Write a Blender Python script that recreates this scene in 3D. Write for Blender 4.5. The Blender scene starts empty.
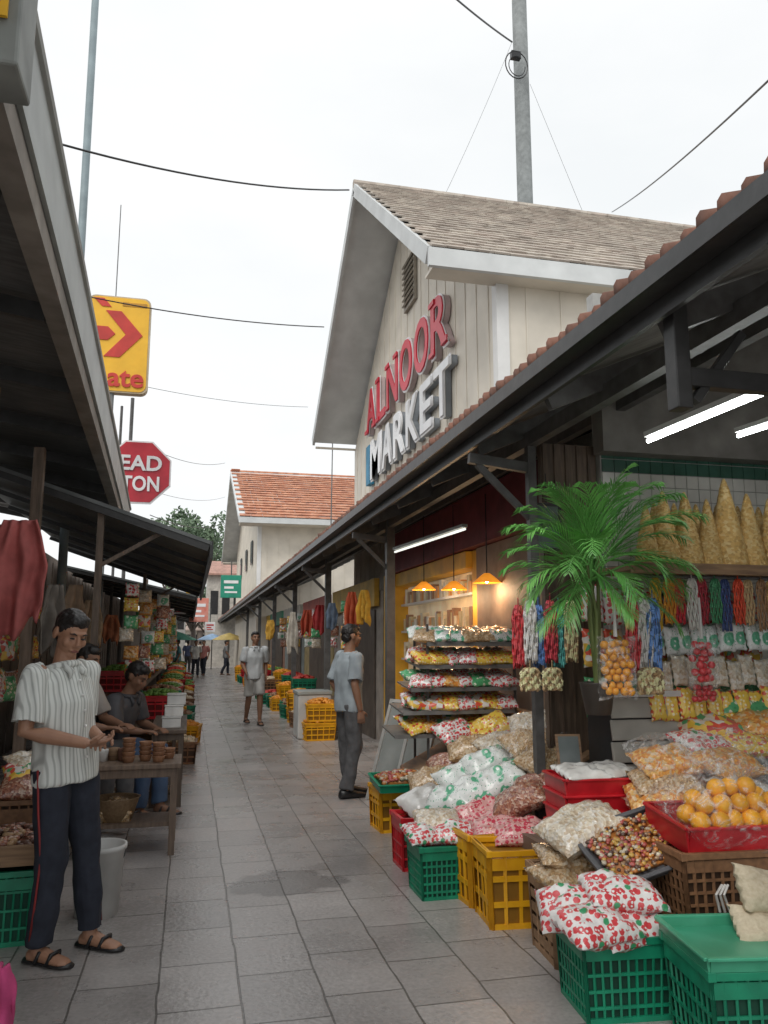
import bpy, bmesh, math, random
from mathutils import Vector as V, Matrix, noise, Euler
S=bpy.context.scene; C=S.collection; R=math.radians; rnd=random.Random(5); U=rnd.uniform; PI=math.pi
F=800.;CZ=1.55
p_=math.atan(131/800); yw=math.atan(194/math.hypot(800,131))
sy,cy,sp,cp=math.sin(yw),math.cos(yw),math.sin(p_),math.cos(p_)
rt=V((cy,-sy,0)); upv=V((-sy*sp,-cy*sp,cp)); fw=V((sy*cp,cy*cp,sp))
def at(px,py,X=None,Y=None,Z=None):
    d=rt*((px-384)/F)+upv*((512-py)/F)+fw
    t=X/d.x if X is not None else Y/d.y if Y is not None else (Z-CZ)/d.z
    return V((d.x*t,d.y*t,CZ+d.z*t))
cam=bpy.data.objects.new('camera',bpy.data.cameras.new('camera')); C.objects.link(cam); S.camera=cam
cam.location=(0,0,CZ); cam.rotation_euler=(R(90)+p_,0,-yw)
cam.data.sensor_fit='VERTICAL'; cam.data.sensor_height=36; cam.data.lens=36*F/1024; cam.data.clip_end=2000; cam.data.clip_start=.05
S.view_settings.view_transform='Standard'; S.view_settings.look='None'; S.view_settings.exposure=0
# ---------- materials
def nt(m): 
    m.use_nodes=True; t=m.node_tree; t.nodes.clear(); return t
MC={}
def mat(name,c,c2=None,rough=.6,sc=6,bump=.2,metal=0,coat=0,var=.1,tex='noise',st=(1,1,1),ramp=None,emit=0,dirt=.8):
    if name in MC: return MC[name]
    m=bpy.data.materials.new(name); t=nt(m); N=t.nodes.new; L=t.links.new
    o=N('ShaderNodeOutputMaterial'); b=N('ShaderNodeBsdfPrincipled'); L(b.outputs[0],o.inputs[0])
    tc=N('ShaderNodeTexCoord'); mp=N('ShaderNodeMapping'); mp.inputs['Scale'].default_value=st; L(tc.outputs['Object'],mp.inputs[0])
    cr=N('ShaderNodeValToRGB')
    if c2 is None: c2=tuple(x*.7 for x in c)
    if tex=='noise':
        n=N('ShaderNodeTexNoise'); n.inputs['Scale'].default_value=sc; n.inputs['Detail'].default_value=6; L(mp.outputs[0],n.inputs[0]); fac=n.outputs[0]; h=fac
        cr.color_ramp.elements[0].position=.32; cr.color_ramp.elements[1].position=.68
    elif tex=='voro':
        n=N('ShaderNodeTexVoronoi'); n.inputs['Scale'].default_value=sc; L(mp.outputs[0],n.inputs[0]); fac=n.outputs['Color']; h=n.outputs['Distance']
        s=N('ShaderNodeSeparateColor'); L(fac,s.inputs[0]); fac=s.outputs[0]
    L(fac,cr.inputs[0])
    e=cr.color_ramp.elements
    if ramp:
        cr.color_ramp.interpolation='CONSTANT'
        e[0].position=0; e[0].color=(*ramp[0],1); e[1].position=1/len(ramp); e[1].color=(*ramp[1],1)
        for i,q in enumerate(ramp[2:]): k=e.new((i+2)/len(ramp)); k.color=(*q,1)
    else: e[0].color=(*c2,1); e[1].color=(*c,1)
    hs=N('ShaderNodeHueSaturation'); L(cr.outputs[0],hs.inputs['Color'])
    oi=N('ShaderNodeObjectInfo'); mr=N('ShaderNodeMapRange'); mr.inputs[3].default_value=1-var; mr.inputs[4].default_value=1+var; L(oi.outputs['Random'],mr.inputs[0]); L(mr.outputs[0],hs.inputs['Value'])
    n2=N('ShaderNodeTexNoise'); n2.inputs['Scale'].default_value=2.3; n2.inputs['Detail'].default_value=8; L(tc.outputs['Object'],n2.inputs[0])
    m2=N('ShaderNodeMapRange'); m2.inputs[1].default_value=.35; m2.inputs[2].default_value=.65; m2.inputs[3].default_value=dirt; m2.inputs[4].default_value=1.06; L(n2.outputs[0],m2.inputs[0])
    mx=N('ShaderNodeVectorMath'); mx.operation='SCALE'; L(hs.outputs[0],mx.inputs[0]); L(m2.outputs[0],mx.inputs['Scale'])
    L(mx.outputs[0],b.inputs['Base Color'])
    b.inputs['Roughness'].default_value=rough; b.inputs['Metallic'].default_value=metal; b.inputs['Coat Weight'].default_value=coat; b.inputs['Coat Roughness'].default_value=.08
    if emit: L(mx.outputs[0],b.inputs['Emission Color']); b.inputs['Emission Strength'].default_value=emit
    if bump:
        bp=N('ShaderNodeBump'); bp.inputs['Strength'].default_value=bump; bp.inputs['Distance'].default_value=.01; L(h,bp.inputs['Height']); L(bp.outputs[0],b.inputs['Normal'])
    MC[name]=m; return m
def film():
    m=bpy.data.materials.new('clear_film'); t=nt(m); N=t.nodes.new; L=t.links.new
    o=N('ShaderNodeOutputMaterial'); a=N('ShaderNodeBsdfTransparent'); g=N('ShaderNodeBsdfPrincipled'); g.inputs['Base Color'].default_value=(.85,.85,.85,1); g.inputs['Roughness'].default_value=.1
    n=N('ShaderNodeTexNoise'); n.inputs['Scale'].default_value=17; n.inputs['Detail'].default_value=4; n.inputs['Distortion'].default_value=1.4; bp=N('ShaderNodeBump'); bp.inputs['Strength'].default_value=1; bp.inputs['Distance'].default_value=.03; tc=N('ShaderNodeTexCoord'); L(tc.outputs['Object'],n.inputs[0])
    L(n.outputs[0],bp.inputs['Height']); L(bp.outputs[0],g.inputs['Normal'])
    r=N('ShaderNodeMapRange'); r.inputs[1].default_value=.5; r.inputs[2].default_value=.7; r.inputs[3].default_value=.04; r.inputs[4].default_value=.5; L(n.outputs[0],r.inputs[0])
    mx=N('ShaderNodeMixShader'); L(r.outputs[0],mx.inputs[0]); L(a.outputs[0],mx.inputs[1]); L(g.outputs[0],mx.inputs[2]); L(mx.outputs[0],o.inputs[0]); return m
FILM=film()
def paver():
    m=bpy.data.materials.new('stone_pavers'); t=nt(m); N=t.nodes.new; L=t.links.new
    o=N('ShaderNodeOutputMaterial'); b=N('ShaderNodeBsdfPrincipled'); L(b.outputs[0],o.inputs[0])
    tc=N('ShaderNodeTexCoord'); mp=N('ShaderNodeMapping'); mp.inputs['Rotation'].default_value=(0,0,R(90)); mp.inputs['Location'].default_value=(0.1,.07,0); L(tc.outputs['Object'],mp.inputs[0])
    nd=N('ShaderNodeTexNoise'); nd.inputs['Scale'].default_value=3; vm=N('ShaderNodeVectorMath'); vm.operation='SCALE'; vm.inputs['Scale'].default_value=.025; L(tc.outputs['Object'],nd.inputs[0]); L(nd.outputs['Color'],vm.inputs[0])
    va=N('ShaderNodeVectorMath'); L(mp.outputs[0],va.inputs[0]); L(vm.outputs[0],va.inputs[1])
    br=N('ShaderNodeTexBrick'); L(va.outputs[0],br.inputs[0]); br.inputs['Scale'].default_value=1; br.inputs['Brick Width'].default_value=.5; br.inputs['Row Height'].default_value=.36
    br.inputs['Mortar Size'].default_value=.006; br.inputs['Mortar Smooth'].default_value=.3; br.inputs['Color1'].default_value=(.45,.42,.405,1); br.inputs['Color2'].default_value=(.335,.313,.302,1); br.inputs['Mortar'].default_value=(.14,.13,.12,1); br.offset=.37
    n=N('ShaderNodeTexNoise'); n.inputs['Scale'].default_value=1.1; n.inputs['Detail'].default_value=9; n.inputs['Roughness'].default_value=.65; L(tc.outputs['Object'],n.inputs[0])
    n3=N('ShaderNodeTexNoise'); n3.inputs['Scale'].default_value=45; n3.inputs['Detail'].default_value=5; L(tc.outputs['Object'],n3.inputs[0])
    r=N('ShaderNodeMapRange'); r.inputs[1].default_value=.3; r.inputs[2].default_value=.7; r.inputs[3].default_value=.76; r.inputs[4].default_value=1.14; L(n.outputs[0],r.inputs[0])
    r3=N('ShaderNodeMapRange'); r3.inputs[1].default_value=.3; r3.inputs[2].default_value=.7; r3.inputs[3].default_value=.86; r3.inputs[4].default_value=1.14; L(n3.outputs[0],r3.inputs[0])
    mm=N('ShaderNodeMath'); mm.operation='MULTIPLY'; L(r.outputs[0],mm.inputs[0]); L(r3.outputs[0],mm.inputs[1])
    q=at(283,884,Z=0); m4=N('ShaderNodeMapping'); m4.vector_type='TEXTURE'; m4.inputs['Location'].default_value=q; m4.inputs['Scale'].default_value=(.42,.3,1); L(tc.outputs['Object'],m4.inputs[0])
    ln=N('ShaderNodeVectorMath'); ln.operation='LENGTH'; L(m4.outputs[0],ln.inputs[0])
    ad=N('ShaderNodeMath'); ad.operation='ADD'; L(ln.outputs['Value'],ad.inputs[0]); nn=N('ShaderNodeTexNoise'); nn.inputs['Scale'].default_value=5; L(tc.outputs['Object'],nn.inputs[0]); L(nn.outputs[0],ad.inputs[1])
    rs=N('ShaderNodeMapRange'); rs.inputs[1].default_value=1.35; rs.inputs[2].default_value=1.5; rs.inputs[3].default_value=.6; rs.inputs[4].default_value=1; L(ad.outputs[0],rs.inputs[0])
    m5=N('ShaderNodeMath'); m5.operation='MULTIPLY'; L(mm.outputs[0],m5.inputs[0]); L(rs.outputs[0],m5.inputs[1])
    sc=N('ShaderNodeVectorMath'); sc.operation='SCALE'; L(br.outputs['Color'],sc.inputs[0]); L(m5.outputs[0],sc.inputs['Scale']); L(sc.outputs[0],b.inputs['Base Color'])
    rr=N('ShaderNodeMapRange'); rr.inputs[1].default_value=.36; rr.inputs[2].default_value=.64; rr.inputs[3].default_value=.2; rr.inputs[4].default_value=.38; L(n.outputs[0],rr.inputs[0]); L(rr.outputs[0],b.inputs['Roughness'])
    hm=N('ShaderNodeMath'); hm.operation='MULTIPLY_ADD'; hm.inputs[1].default_value=-1.; L(br.outputs['Fac'],hm.inputs[0]); L(n3.outputs[0],hm.inputs[2])
    bp=N('ShaderNodeBump'); bp.inputs['Strength'].default_value=.35; bp.inputs['Distance'].default_value=.006; L(hm.outputs[0],bp.inputs['Height']); L(bp.outputs[0],b.inputs['Normal']); return m
def shirtmat():
    m=bpy.data.materials.new('striped_shirt'); t=nt(m); N=t.nodes.new; L=t.links.new
    o=N('ShaderNodeOutputMaterial'); b=N('ShaderNodeBsdfPrincipled'); L(b.outputs[0],o.inputs[0]); b.inputs['Roughness'].default_value=.85
    tc=N('ShaderNodeTexCoord'); mixes=[]
    for d,s_,a in(('X',15,.62),('X',5,.84)):
        w=N('ShaderNodeTexWave'); w.bands_direction=d; w.inputs['Scale'].default_value=s_; w.inputs['Distortion'].default_value=.8; w.inputs['Detail'].default_value=0; L(tc.outputs['Object'],w.inputs[0])
        r=N('ShaderNodeMapRange'); r.inputs[1].default_value=.55; r.inputs[2].default_value=.95; r.inputs[3].default_value=1; r.inputs[4].default_value=a; L(w.outputs[1],r.inputs[0]); mixes.append(r)
    a=N('ShaderNodeMath'); a.operation='MULTIPLY'; L(mixes[0].outputs[0],a.inputs[0]); L(mixes[1].outputs[0],a.inputs[1])
    s=N('ShaderNodeVectorMath'); s.operation='SCALE'; s.inputs[0].default_value=(.74,.765,.73); L(a.outputs[0],s.inputs['Scale']); L(s.outputs[0],b.inputs['Base Color']); return m
# ---------- mesh builder
class MB:
    def __init__(s): s.b=bmesh.new(); s.m=0
    def f(s,vs):
        try: q=s.b.faces.new(vs); q.material_index=s.m
        except ValueError: pass
    def boxm(s,M,d):
        vs=[s.b.verts.new(M@V((x*d[0]/2,y*d[1]/2,z*d[2]/2))) for x in(-1,1) for y in(-1,1) for z in(-1,1)]
        for q in((0,1,3,2),(4,6,7,5),(0,4,5,1),(2,3,7,6),(0,2,6,4),(1,5,7,3)): s.f([vs[i] for i in q])
        return s
    def box(s,c,d,rot=None): return s.boxm(Matrix.Translation(c)@(rot.to_matrix().to_4x4() if rot else Matrix()),d)
    def span(s,a,b): a,b=V(a),V(b); return s.box((a+b)/2,[abs(x) for x in(b-a)])
    def bar(s,a,b,w,h=None):
        a,b=V(a),V(b); d=b-a; return s.box((a+b)/2,(w,h or w,d.length),d.to_track_quat('Z','Y'))
    def loft(s,rings,cap=True):
        n=len(rings[0])
        for a,b in zip(rings,rings[1:]):
            for k in range(n): s.f([a[k],a[(k+1)%n],b[(k+1)%n],b[k]])
        if cap: s.f(rings[0][::-1]); s.f(rings[-1])
        return s
    def tube(s,pts,r,n=8,cap=True):
        pts=[V(q) for q in pts]; r=[r]*len(pts) if not hasattr(r,'__len__') else r
        rings=[];ref=None
        for i,q in enumerate(pts):
            t=(pts[min(i+1,len(pts)-1)]-pts[max(i-1,0)]).normalized()
            if ref is None: ref=t.orthogonal().normalized()
            ref=(ref-t*ref.dot(t)).normalized(); w=t.cross(ref)
            rings.append([s.b.verts.new(q+(ref*math.cos(k*2*PI/n)+w*math.sin(k*2*PI/n))*r[i]) for k in range(n)])
        return s.loft(rings,cap)
    def rings(s,L_,n=20):
        return s.loft([[s.b.verts.new(V(c)+V(ax)*math.cos(k*2*PI/n)+V(ay)*math.sin(k*2*PI/n)) for k in range(n)] for c,ax,ay in L_])
    def lathe(s,prof,c=(0,0,0),n=16): return s.rings([((c[0],c[1],c[2]+z),(r,0,0),(0,r,0)) for r,z in prof],n)
    def sph(s,c,r,M=None,u=14,v=9):
        M=M or Matrix(); r=(r,r,r) if not hasattr(r,'__len__') else r; rr=[]
        for j in range(1,v):
            a=PI*j/v; rr.append([s.b.verts.new(M@(V(c)+V((r[0]*math.sin(a)*math.cos(2*PI*k/u),r[1]*math.sin(a)*math.sin(2*PI*k/u),-r[2]*math.cos(a))))) for k in range(u)])
        return s.loft(rr)
    def quad(s,*p): s.f([s.b.verts.new(q) for q in p]); return s
    def mesh(s,name,mats,sm=False):
        bmesh.ops.recalc_face_normals(s.b,faces=s.b.faces)
        me=bpy.data.meshes.new(name); s.b.to_mesh(me); s.b.free()
        for m in(mats if isinstance(mats,(list,tuple)) else [mats]): me.materials.append(m)
        if sm: me.polygons.foreach_set('use_smooth',[True]*len(me.polygons))
        return me
    def build(s,name,mats,par=None,sm=False,bev=0,world=False):
        return link(name,s.mesh(name,mats,sm),par,bev,world)
def link(name,me,par=None,bev=0,world=False):
    o=bpy.data.objects.new(name,me); C.objects.link(o)
    if par:
        o.parent=par
        if world: o.matrix_parent_inverse=Matrix.Translation(par.location).inverted()
    if bev: m=o.modifiers.new('b','BEVEL'); m.width=bev; m.segments=2; m.limit_method='ANGLE'
    return o
def tag(o,label,cat,group=None,kind=None):
    if kind: o['kind']=kind
    if label: o['label']=label; o['category']=cat
    if group: o['group']=group
    return o
def empty(name,loc,label,cat,group=None,rz=0):
    o=bpy.data.objects.new(name,None); C.objects.link(o); o.location=loc; o.rotation_euler=(0,0,rz); o.empty_display_size=.1; return tag(o,label,cat,group)
def dup(root,loc,rz=0,label=None,group=None,sc=None):
    r=root.copy(); C.objects.link(r); r.location=loc; r.rotation_euler=(0,0,rz)
    if sc: r.scale=(sc,)*3
    if label: r['label']=label
    if group: r['group']=group
    for ch in root.children:
        c=ch.copy(); C.objects.link(c); c.parent=r
        for g in ch.children: d=g.copy(); C.objects.link(d); d.parent=c
    return r
def inst(name,me,loc,rot,label,cat,group=None,sc=(1,1,1),par=None):
    o=link(name,me,par); o.location=loc; o.rotation_euler=rot; o.scale=sc
    if not par: tag(o,label,cat,group)
    return o
def text(body,mt,par,M,w,h,depth,off=0,name='letter'):
    cu=bpy.data.curves.new('t','FONT'); cu.body=body; cu.extrude=depth; cu.offset=off; cu.size=1; cu.align_x='CENTER'; cu.align_y='CENTER'; cu.resolution_u=4
    t=bpy.data.objects.new('t',cu); C.objects.link(t); dg=bpy.context.evaluated_depsgraph_get(); me=bpy.data.meshes.new_from_object(t.evaluated_get(dg)); bpy.data.objects.remove(t)
    xs=[v.co.x for v in me.vertices]; ys=[v.co.y for v in me.vertices]; x0,x1,y0,y1=min(xs),max(xs),min(ys),max(ys)
    for v in me.vertices: v.co=M@V(((v.co.x-(x0+x1)/2)*w/(x1-x0),(v.co.y-(y0+y1)/2)*h/(y1-y0),v.co.z))
    me.materials.clear(); me.materials.append(mt); return link(name,me,par,0,True)
def remesh(mb,vox,name,mt,par,amp=0,fs=9,it=3,st=(1,1,1)):
    o=mb.build('tmp',mt); m=o.modifiers.new('r','REMESH'); m.mode='VOXEL'; m.voxel_size=vox; m.use_smooth_shade=True
    m=o.modifiers.new('s','SMOOTH'); m.iterations=it; m.factor=.5
    dg=bpy.context.evaluated_depsgraph_get(); me=bpy.data.meshes.new_from_object(o.evaluated_get(dg)); bpy.data.objects.remove(o)
    if amp:
        ns=[v.normal.copy() for v in me.vertices]
        for v,n in zip(me.vertices,ns):
            q=V((v.co.x*st[0],v.co.y*st[1],v.co.z*st[2]))*fs; v.co+=n*amp*(noise.noise(q)+.5*noise.noise(q*2.3))
    if not me.materials: me.materials.append(mt)
    me.polygons.foreach_set('use_smooth',[True]*len(me.polygons)); me.name=name
    return link(name,me,par)
# ---------- world, sun
w=bpy.data.worlds.new('World'); S.world=w; w.use_nodes=True; t=w.node_tree; t.nodes.clear(); N=t.nodes.new; L=t.links.new
o=N('ShaderNodeOutputWorld'); bg=N('ShaderNodeBackground'); L(bg.outputs[0],o.inputs[0])
sk=N('ShaderNodeTexSky'); sk.sky_type='NISHITA'; sk.sun_disc=False; sk.sun_elevation=R(50); sk.sun_rotation=R(225)
s1=N('ShaderNodeVectorMath'); s1.operation='SCALE'; s1.inputs['Scale'].default_value=.1; L(sk.outputs[0],s1.inputs[0])
tc=N('ShaderNodeTexCoord'); nz=N('ShaderNodeTexNoise'); nz.inputs['Scale'].default_value=2.2; nz.inputs['Detail'].default_value=5; mpp=N('ShaderNodeMapping'); mpp.inputs['Scale'].default_value=(1,1,2.5); L(tc.outputs['Generated'],mpp.inputs[0]); L(mpp.outputs[0],nz.inputs[0])
cr=N('ShaderNodeValToRGB'); cr.color_ramp.elements[0].color=(.84,.865,.875,1); cr.color_ramp.elements[1].color=(.95,.955,.955,1); cr.color_ramp.elements[0].position=.32; cr.color_ramp.elements[1].position=.66; L(nz.outputs[0],cr.inputs[0])
mx=N('ShaderNodeMix'); mx.data_type='RGBA'; mx.inputs[0].default_value=.95; L(s1.outputs[0],mx.inputs[6]); L(cr.outputs[0],mx.inputs[7]); L(mx.outputs[2],bg.inputs[0]); bg.inputs[1].default_value=1.14
sun=bpy.data.objects.new('sun',bpy.data.lights.new('sun','SUN')); C.objects.link(sun); sun.data.energy=1.5; sun.data.angle=R(35); sun.data.color=(1,.965,.91); sun.rotation_euler=(R(42),0,R(-36))
# ---------- common materials
DK=mat('dark_painted_steel',(.13,.13,.13),(.08,.078,.075),rough=.5,sc=12)
GUT=mat('black_gutter',(.045,.045,.046),(.028,.028,.028),rough=.4,sc=12)
UND=mat('streaked_underside',(.34,.325,.3),(.21,.195,.18),rough=.6,sc=5,st=(1,6,1))  # two grey-brown tones mixed by stretched noise
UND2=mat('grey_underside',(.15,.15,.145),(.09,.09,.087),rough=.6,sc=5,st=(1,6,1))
GRY=mat('grey_sheet',(.44,.475,.46),(.34,.365,.355),rough=.45,sc=2,st=(2,.5,2),bump=.05)
CREAM=mat('cream_siding',(.80,.74,.64),(.74,.68,.58),rough=.55,sc=2,bump=.05,dirt=.9)
TRIM=mat('pale_grey_trim',(.66,.68,.68),(.58,.6,.6),rough=.5,sc=3,bump=.05,dirt=.9)
BROWN=mat('brown_fascia',(.3,.27,.235),(.2,.18,.155),rough=.7)
TERRA=mat('terracotta',(.34,.16,.11),(.15,.08,.06),rough=.8,sc=5)
SHING=mat('weathered_clay_shingle',(.4,.31,.24),tex='voro',rough=.85,sc=6,bump=.2,ramp=[(.40,.35,.3),(.45,.4,.345),(.36,.31,.265),(.42,.36,.31),(.49,.44,.38)])
ORT=mat('orange_roof_tile',(.5,.2,.1),(.3,.12,.07),tex='voro',rough=.7,sc=4,ramp=[(.58,.25,.14),(.5,.2,.11),(.62,.3,.18),(.46,.19,.11)])
WOOD=mat('worn_wood',(.34,.215,.12),(.19,.115,.07),rough=.65,sc=5,st=(1,1,9))
DWOOD=mat('dark_wood',(.19,.135,.1),(.1,.075,.055),rough=.55,sc=5,st=(9,1,1))
GRN=mat('green_plastic',(.012,.3,.16),(.008,.21,.115),rough=.38,sc=10,bump=.05); GRN2=mat('green_inside_shade',(.004,.07,.04),rough=.7)  # second of each pair: crate colour darkened to paint inside shade
YEL=mat('yellow_plastic',(.9,.47,.012),(.8,.37,.01),rough=.4,sc=9,bump=.05); YEL2=mat('yellow_inside_shade',(.35,.16,.006),rough=.7)
RED=mat('red_plastic',(.62,.02,.03),(.48,.012,.02),rough=.35,sc=9,bump=.05); RED2=mat('red_inside_shade',(.16,.008,.008),rough=.7)
WHT=mat('white_plastic',(.75,.75,.73),(.62,.62,.6),rough=.45)
WHITE=mat('white_paint',(.8,.8,.79),(.74,.74,.73),rough=.45,bump=.05,dirt=.93)
BLK=mat('black_plastic',(.025,.025,.028),(.015,.015,.015),rough=.35)
CONC=mat('concrete_pole',(.3,.32,.32),(.22,.235,.235),rough=.85,sc=9)
LITW=mat('lit_tube',(.95,1,.98),(.95,1,.98),emit=24,bump=0,var=0)
# ---------- setting
g=MB().quad((-400,-60,0),(400,-60,0),(400,900,0),(-400,900,0)).build('ground',mat('grey_earth',(.25,.24,.22),rough=.9)); tag(g,None,None,kind='structure')
g=MB().quad((-6,-6,.004),(6,-6,.004),(6,110,.004),(-6,110,.004)).build('pavement',paver()); tag(g,None,None,kind='structure')
# ---------- tile roofs
def tiles(mb,o,a,u,Lw,Lu,tw,th,thk=.022,zz=.008):
    n=a.cross(u).normalized(); nr=int(Lu/th); nc=int(Lw/tw)
    for j in range(nr):
        for i in range(nc):
            q=o+a*((i+.5)*tw+(j%2)*tw*.5+U(-.006,.006))+u*((j+.5)*th)+n*(thk/2+U(0,zz))
            M=Matrix.Translation(q)@Matrix((a,u,n)).transposed().to_4x4()@Matrix.Rotation(R(-5),4,'X')
            mb.boxm(M,(tw*.965,th*1.15,thk))
def house(name,label,x0,xw,xe,yn,ya,yf,ze,za,wy0,wy1,wm,tm,tw,th,base=0):
    r=empty(name,(xw,ya,0),label,'building')
    w=MB()
    slope=(za-ze)/(ya-yn)
    zt=lambda y: za-abs(y-ya)*slope-.14
    pr=[(wy0,base),(wy1,base),(wy1,zt(wy1)),(ya,zt(ya)),(wy0,zt(wy0))]
    A=[w.b.verts.new((xw,y,z)) for y,z in pr]; B=[w.b.verts.new((xw+.15,y,z)) for y,z in pr]; w.f(A); w.f(B[::-1])
    for i in range(5): w.f([A[i],A[(i+1)%5],B[(i+1)%5],B[i]])
    w.span((xw+.151,wy0,base),(xe,wy0+.15,zt(wy0))); w.span((xw+.151,wy1-.15,base),(xe,wy1,zt(wy1)))
    y=wy0+.3
    while y<wy1-.1: w.span((xw-.01,y,base+2.6),(xw-.001,y+.022,zt(y)-.02)); y+=.42
    x=xw+.35
    while x<xe: w.span((x,wy0-.012,base+2.6),(x+.022,wy0-.001,zt(wy0))); x+=.45
    w.build('wall',wm,r,world=True)
    c=MB(); c.span((xw-.03,wy0-.03,base+2.6),(xw+.12,wy0+.0,zt(wy0)-.005)); c.span((xw-.03,wy0,base+2.6),(xw-.002,wy0+.12,zt(wy0)-.005)); c.build('corner_trim',WHITE,r,world=True)
    d=MB()
    for ye in(yn,yf):
        a,b,c_,e=V((x0,ye,ze)),V((xe,ye,ze)),V((xe,ya,za)),V((x0,ya,za)); k=V((0,0,-.1)); vs=[d.b.verts.new(q) for q in(a,b,c_,e,a+k,b+k,c_+k,e+k)]
        for q in((0,1,2,3),(7,6,5,4),(0,4,5,1),(1,5,6,2),(3,2,6,7),(0,3,7,4)): d.f([vs[i] for i in q])
    d.build('roof_deck',TRIM,r,world=True)
    m=MB(); Ls=math.hypot(ya-yn,za-ze)
    tiles(m,V((x0-.02,yn-.06,ze-.03)),V((1,0,0)),V((0,ya-yn,za-ze)).normalized(),xe-x0,Ls+.1,tw,th)
    tiles(m,V((x0-.02,yf+.06,ze-.03)),V((1,0,0)),-V((0,yf-ya,ze-za)).normalized(),.5,Ls+.1,tw,th)
    m.build('roof',tm,r,world=True)
    m=MB(); x=x0-.05
    while x<xe: m.tube([(x,ya,za+.0),(x+.42,ya,za+.015)],[.085,.07],8); x+=.4
    m.build('ridge_cap',tm,r,world=True)
    b=MB()
    for ye in(yn,yf): b.bar((x0-.03,ye,ze-.1),(x0-.03,ya,za-.1),.05,.2)
    b.build('bargeboard',TRIM,r,world=True)
    b=MB(); b.span((x0-.05,yn-.09,ze-.26),(xe,yn-.03,ze-.04)); b.build('eave_board',TRIM,r,world=True)
    for q in(((x0+.02,yn-.02,ze-.24),(xe,wy0+.05,ze-.2)),((x0+.02,wy1-.05,ze-.24),(xe,yf,ze-.2))): b=MB(); b.span(*q); b.build('soffit',CREAM,r,world=True)
    return r
al=house('market_hall','cream gabled market hall with weathered tile roof and raised lettering',2.5,3.4,11.5,8.15,12.5,17.0,6.0,1.55+7.82,8.4,17.0,CREAM,SHING,.19,.21)
v=MB(); v.span((3.34,11.85,7.1),(3.39,12.5,7.95),)
for i in range(8): v.box((3.32,12.17,7.2+i*.1),(.03,.58,.06),Euler((0,R(35),0)))
v.build('gable_vent',mat('vent_brown',(.42,.38,.32),(.3,.27,.22)),al,world=True)
b2=house('gabled_shophouse','distant cream shophouse with orange tile roof behind market hall',1.7,2.5,14,31,40,48.5,1.55+4.85,1.55+8.5,32,47.5,CREAM,ORT,.45,.5)
for y in(34.5,38,42): m=MB(); m.span((2.42,y,4.9),(2.47,y+.8,5.9)); m.build('window',mat('dark_glass',(.12,.13,.14),rough=.15),b2,world=True)
# sign letters
LM=lambda x,y,z: Matrix.Translation((x,y,z))@Matrix(((0,0,-1),(-1,0,0),(0,1,0))).to_4x4()
SR=mat('sign_red',(.66,.02,.05),(.58,.015,.04),rough=.35,bump=0,dirt=.95); SB=mat('sign_grey_side',(.3,.33,.37),(.25,.28,.31)); SP=mat('sign_pale_side',(.6,.5,.5),(.55,.42,.42)); SW=mat('sign_white',(.85,.85,.86),(.78,.79,.81),rough=.3,bump=0,dirt=.95)
def wallword(word,y0,y1,z0,h,fm,em,bm,label,serif):
    r=empty('wall_sign',(3.35,(y0+y1)/2,z0),label,'sign'); n=len(word); wd={'M':1.2,'L':.86,'E':.86}; tot=sum(wd.get(c,1) for c in word); y=y0; step=(y0-y1)/tot
    for c in word:
        k=wd.get(c,1)*step; yc=y-k/2; y-=k
        text(c,bm,r,LM(3.345,yc,z0+h/2),k*.86,h*.98,.04,.012,'letter_side')
        text(c,em,r,LM(3.285,yc,z0+h/2),k*.9,h*1.02,.008,.026,'letter_edge')
        text(c,fm,r,LM(3.265,yc,z0+h/2),k*.83,h*.94,.01,.016,'letter')
        if serif:
            for fx,fz in {'A':((-.34,0),(.34,0)),'L':((-.3,0),(-.3,1)),'N':((-.32,0),(-.32,1),(.32,1)),'R':((-.32,0),(-.32,1),(.33,0))}.get(c,()):
                s=MB(); s.span((3.235,yc-fx*k-.13,z0+(h*.885 if fz else h*.035)),(3.253,yc-fx*k+.13,z0+(h*.965 if fz else h*.115))); s.build('serif',fm,r,world=True)
    return r
wallword('ALNOOR',15.2,9.85,5.6,.9,SR,SW,SP,'red raised wall lettering with white edge, upper line on cream gable',True)
wallword('MARKET',14.85,9.8,4.62,.8,SW,SW,SB,'white raised wall lettering, lower line on cream gable',False)
s=MB(); s.span((3.28,14.95,4.62),(3.38,15.25,5.4)); o=s.build('sign_block',mat('sign_blue',(.04,.25,.42),(.03,.2,.34))); tag(o,'narrow blue block left of the white lettering on gable','sign')
# ---------- right arcade
AX,AZ=1.87,3.02
ar=empty('arcade_roof',(3,20,3),'long dark lean-to arcade roof with clay tile edge, right of street','roof')
def slab(mb,P,t=.05):
    k=V((0,0,-t)); vs=[mb.b.verts.new(V(q)) for q in P]+[mb.b.verts.new(V(q)+k) for q in P]
    for q in((0,1,2,3),(7,6,5,4),(0,4,5,1),(1,5,6,2),(2,6,7,3),(3,7,4,0)): mb.f([vs[i] for i in q])
y0,y1=-2,60
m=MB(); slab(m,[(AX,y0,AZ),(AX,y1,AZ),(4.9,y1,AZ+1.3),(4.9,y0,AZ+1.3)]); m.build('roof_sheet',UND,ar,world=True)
m=MB(); m.span((AX-.03,y0,AZ-.14),(AX-.003,y1,AZ+.03)); m.span((AX-.12,y0,AZ-.06),(AX-.031,y1,AZ-.045)); m.span((AX-.135,y0,AZ-.06),(AX-.121,y1,AZ+.02)); m.build('gutter',GUT,ar,world=True)
m=MB(); y=y0
while y<y1:
    jj=U(-.012,.012); x_=U(-.012,.012); m.tube([(AX-.1+x_,y,AZ+.045+jj),(AX+.3,y,AZ+.045+.12),(AX+.75,y,AZ+.045+.32)],[.045,.042,.036],8); y+=.118
m.build('eave_tiles',TERRA,ar,sm=True,world=True)
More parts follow.
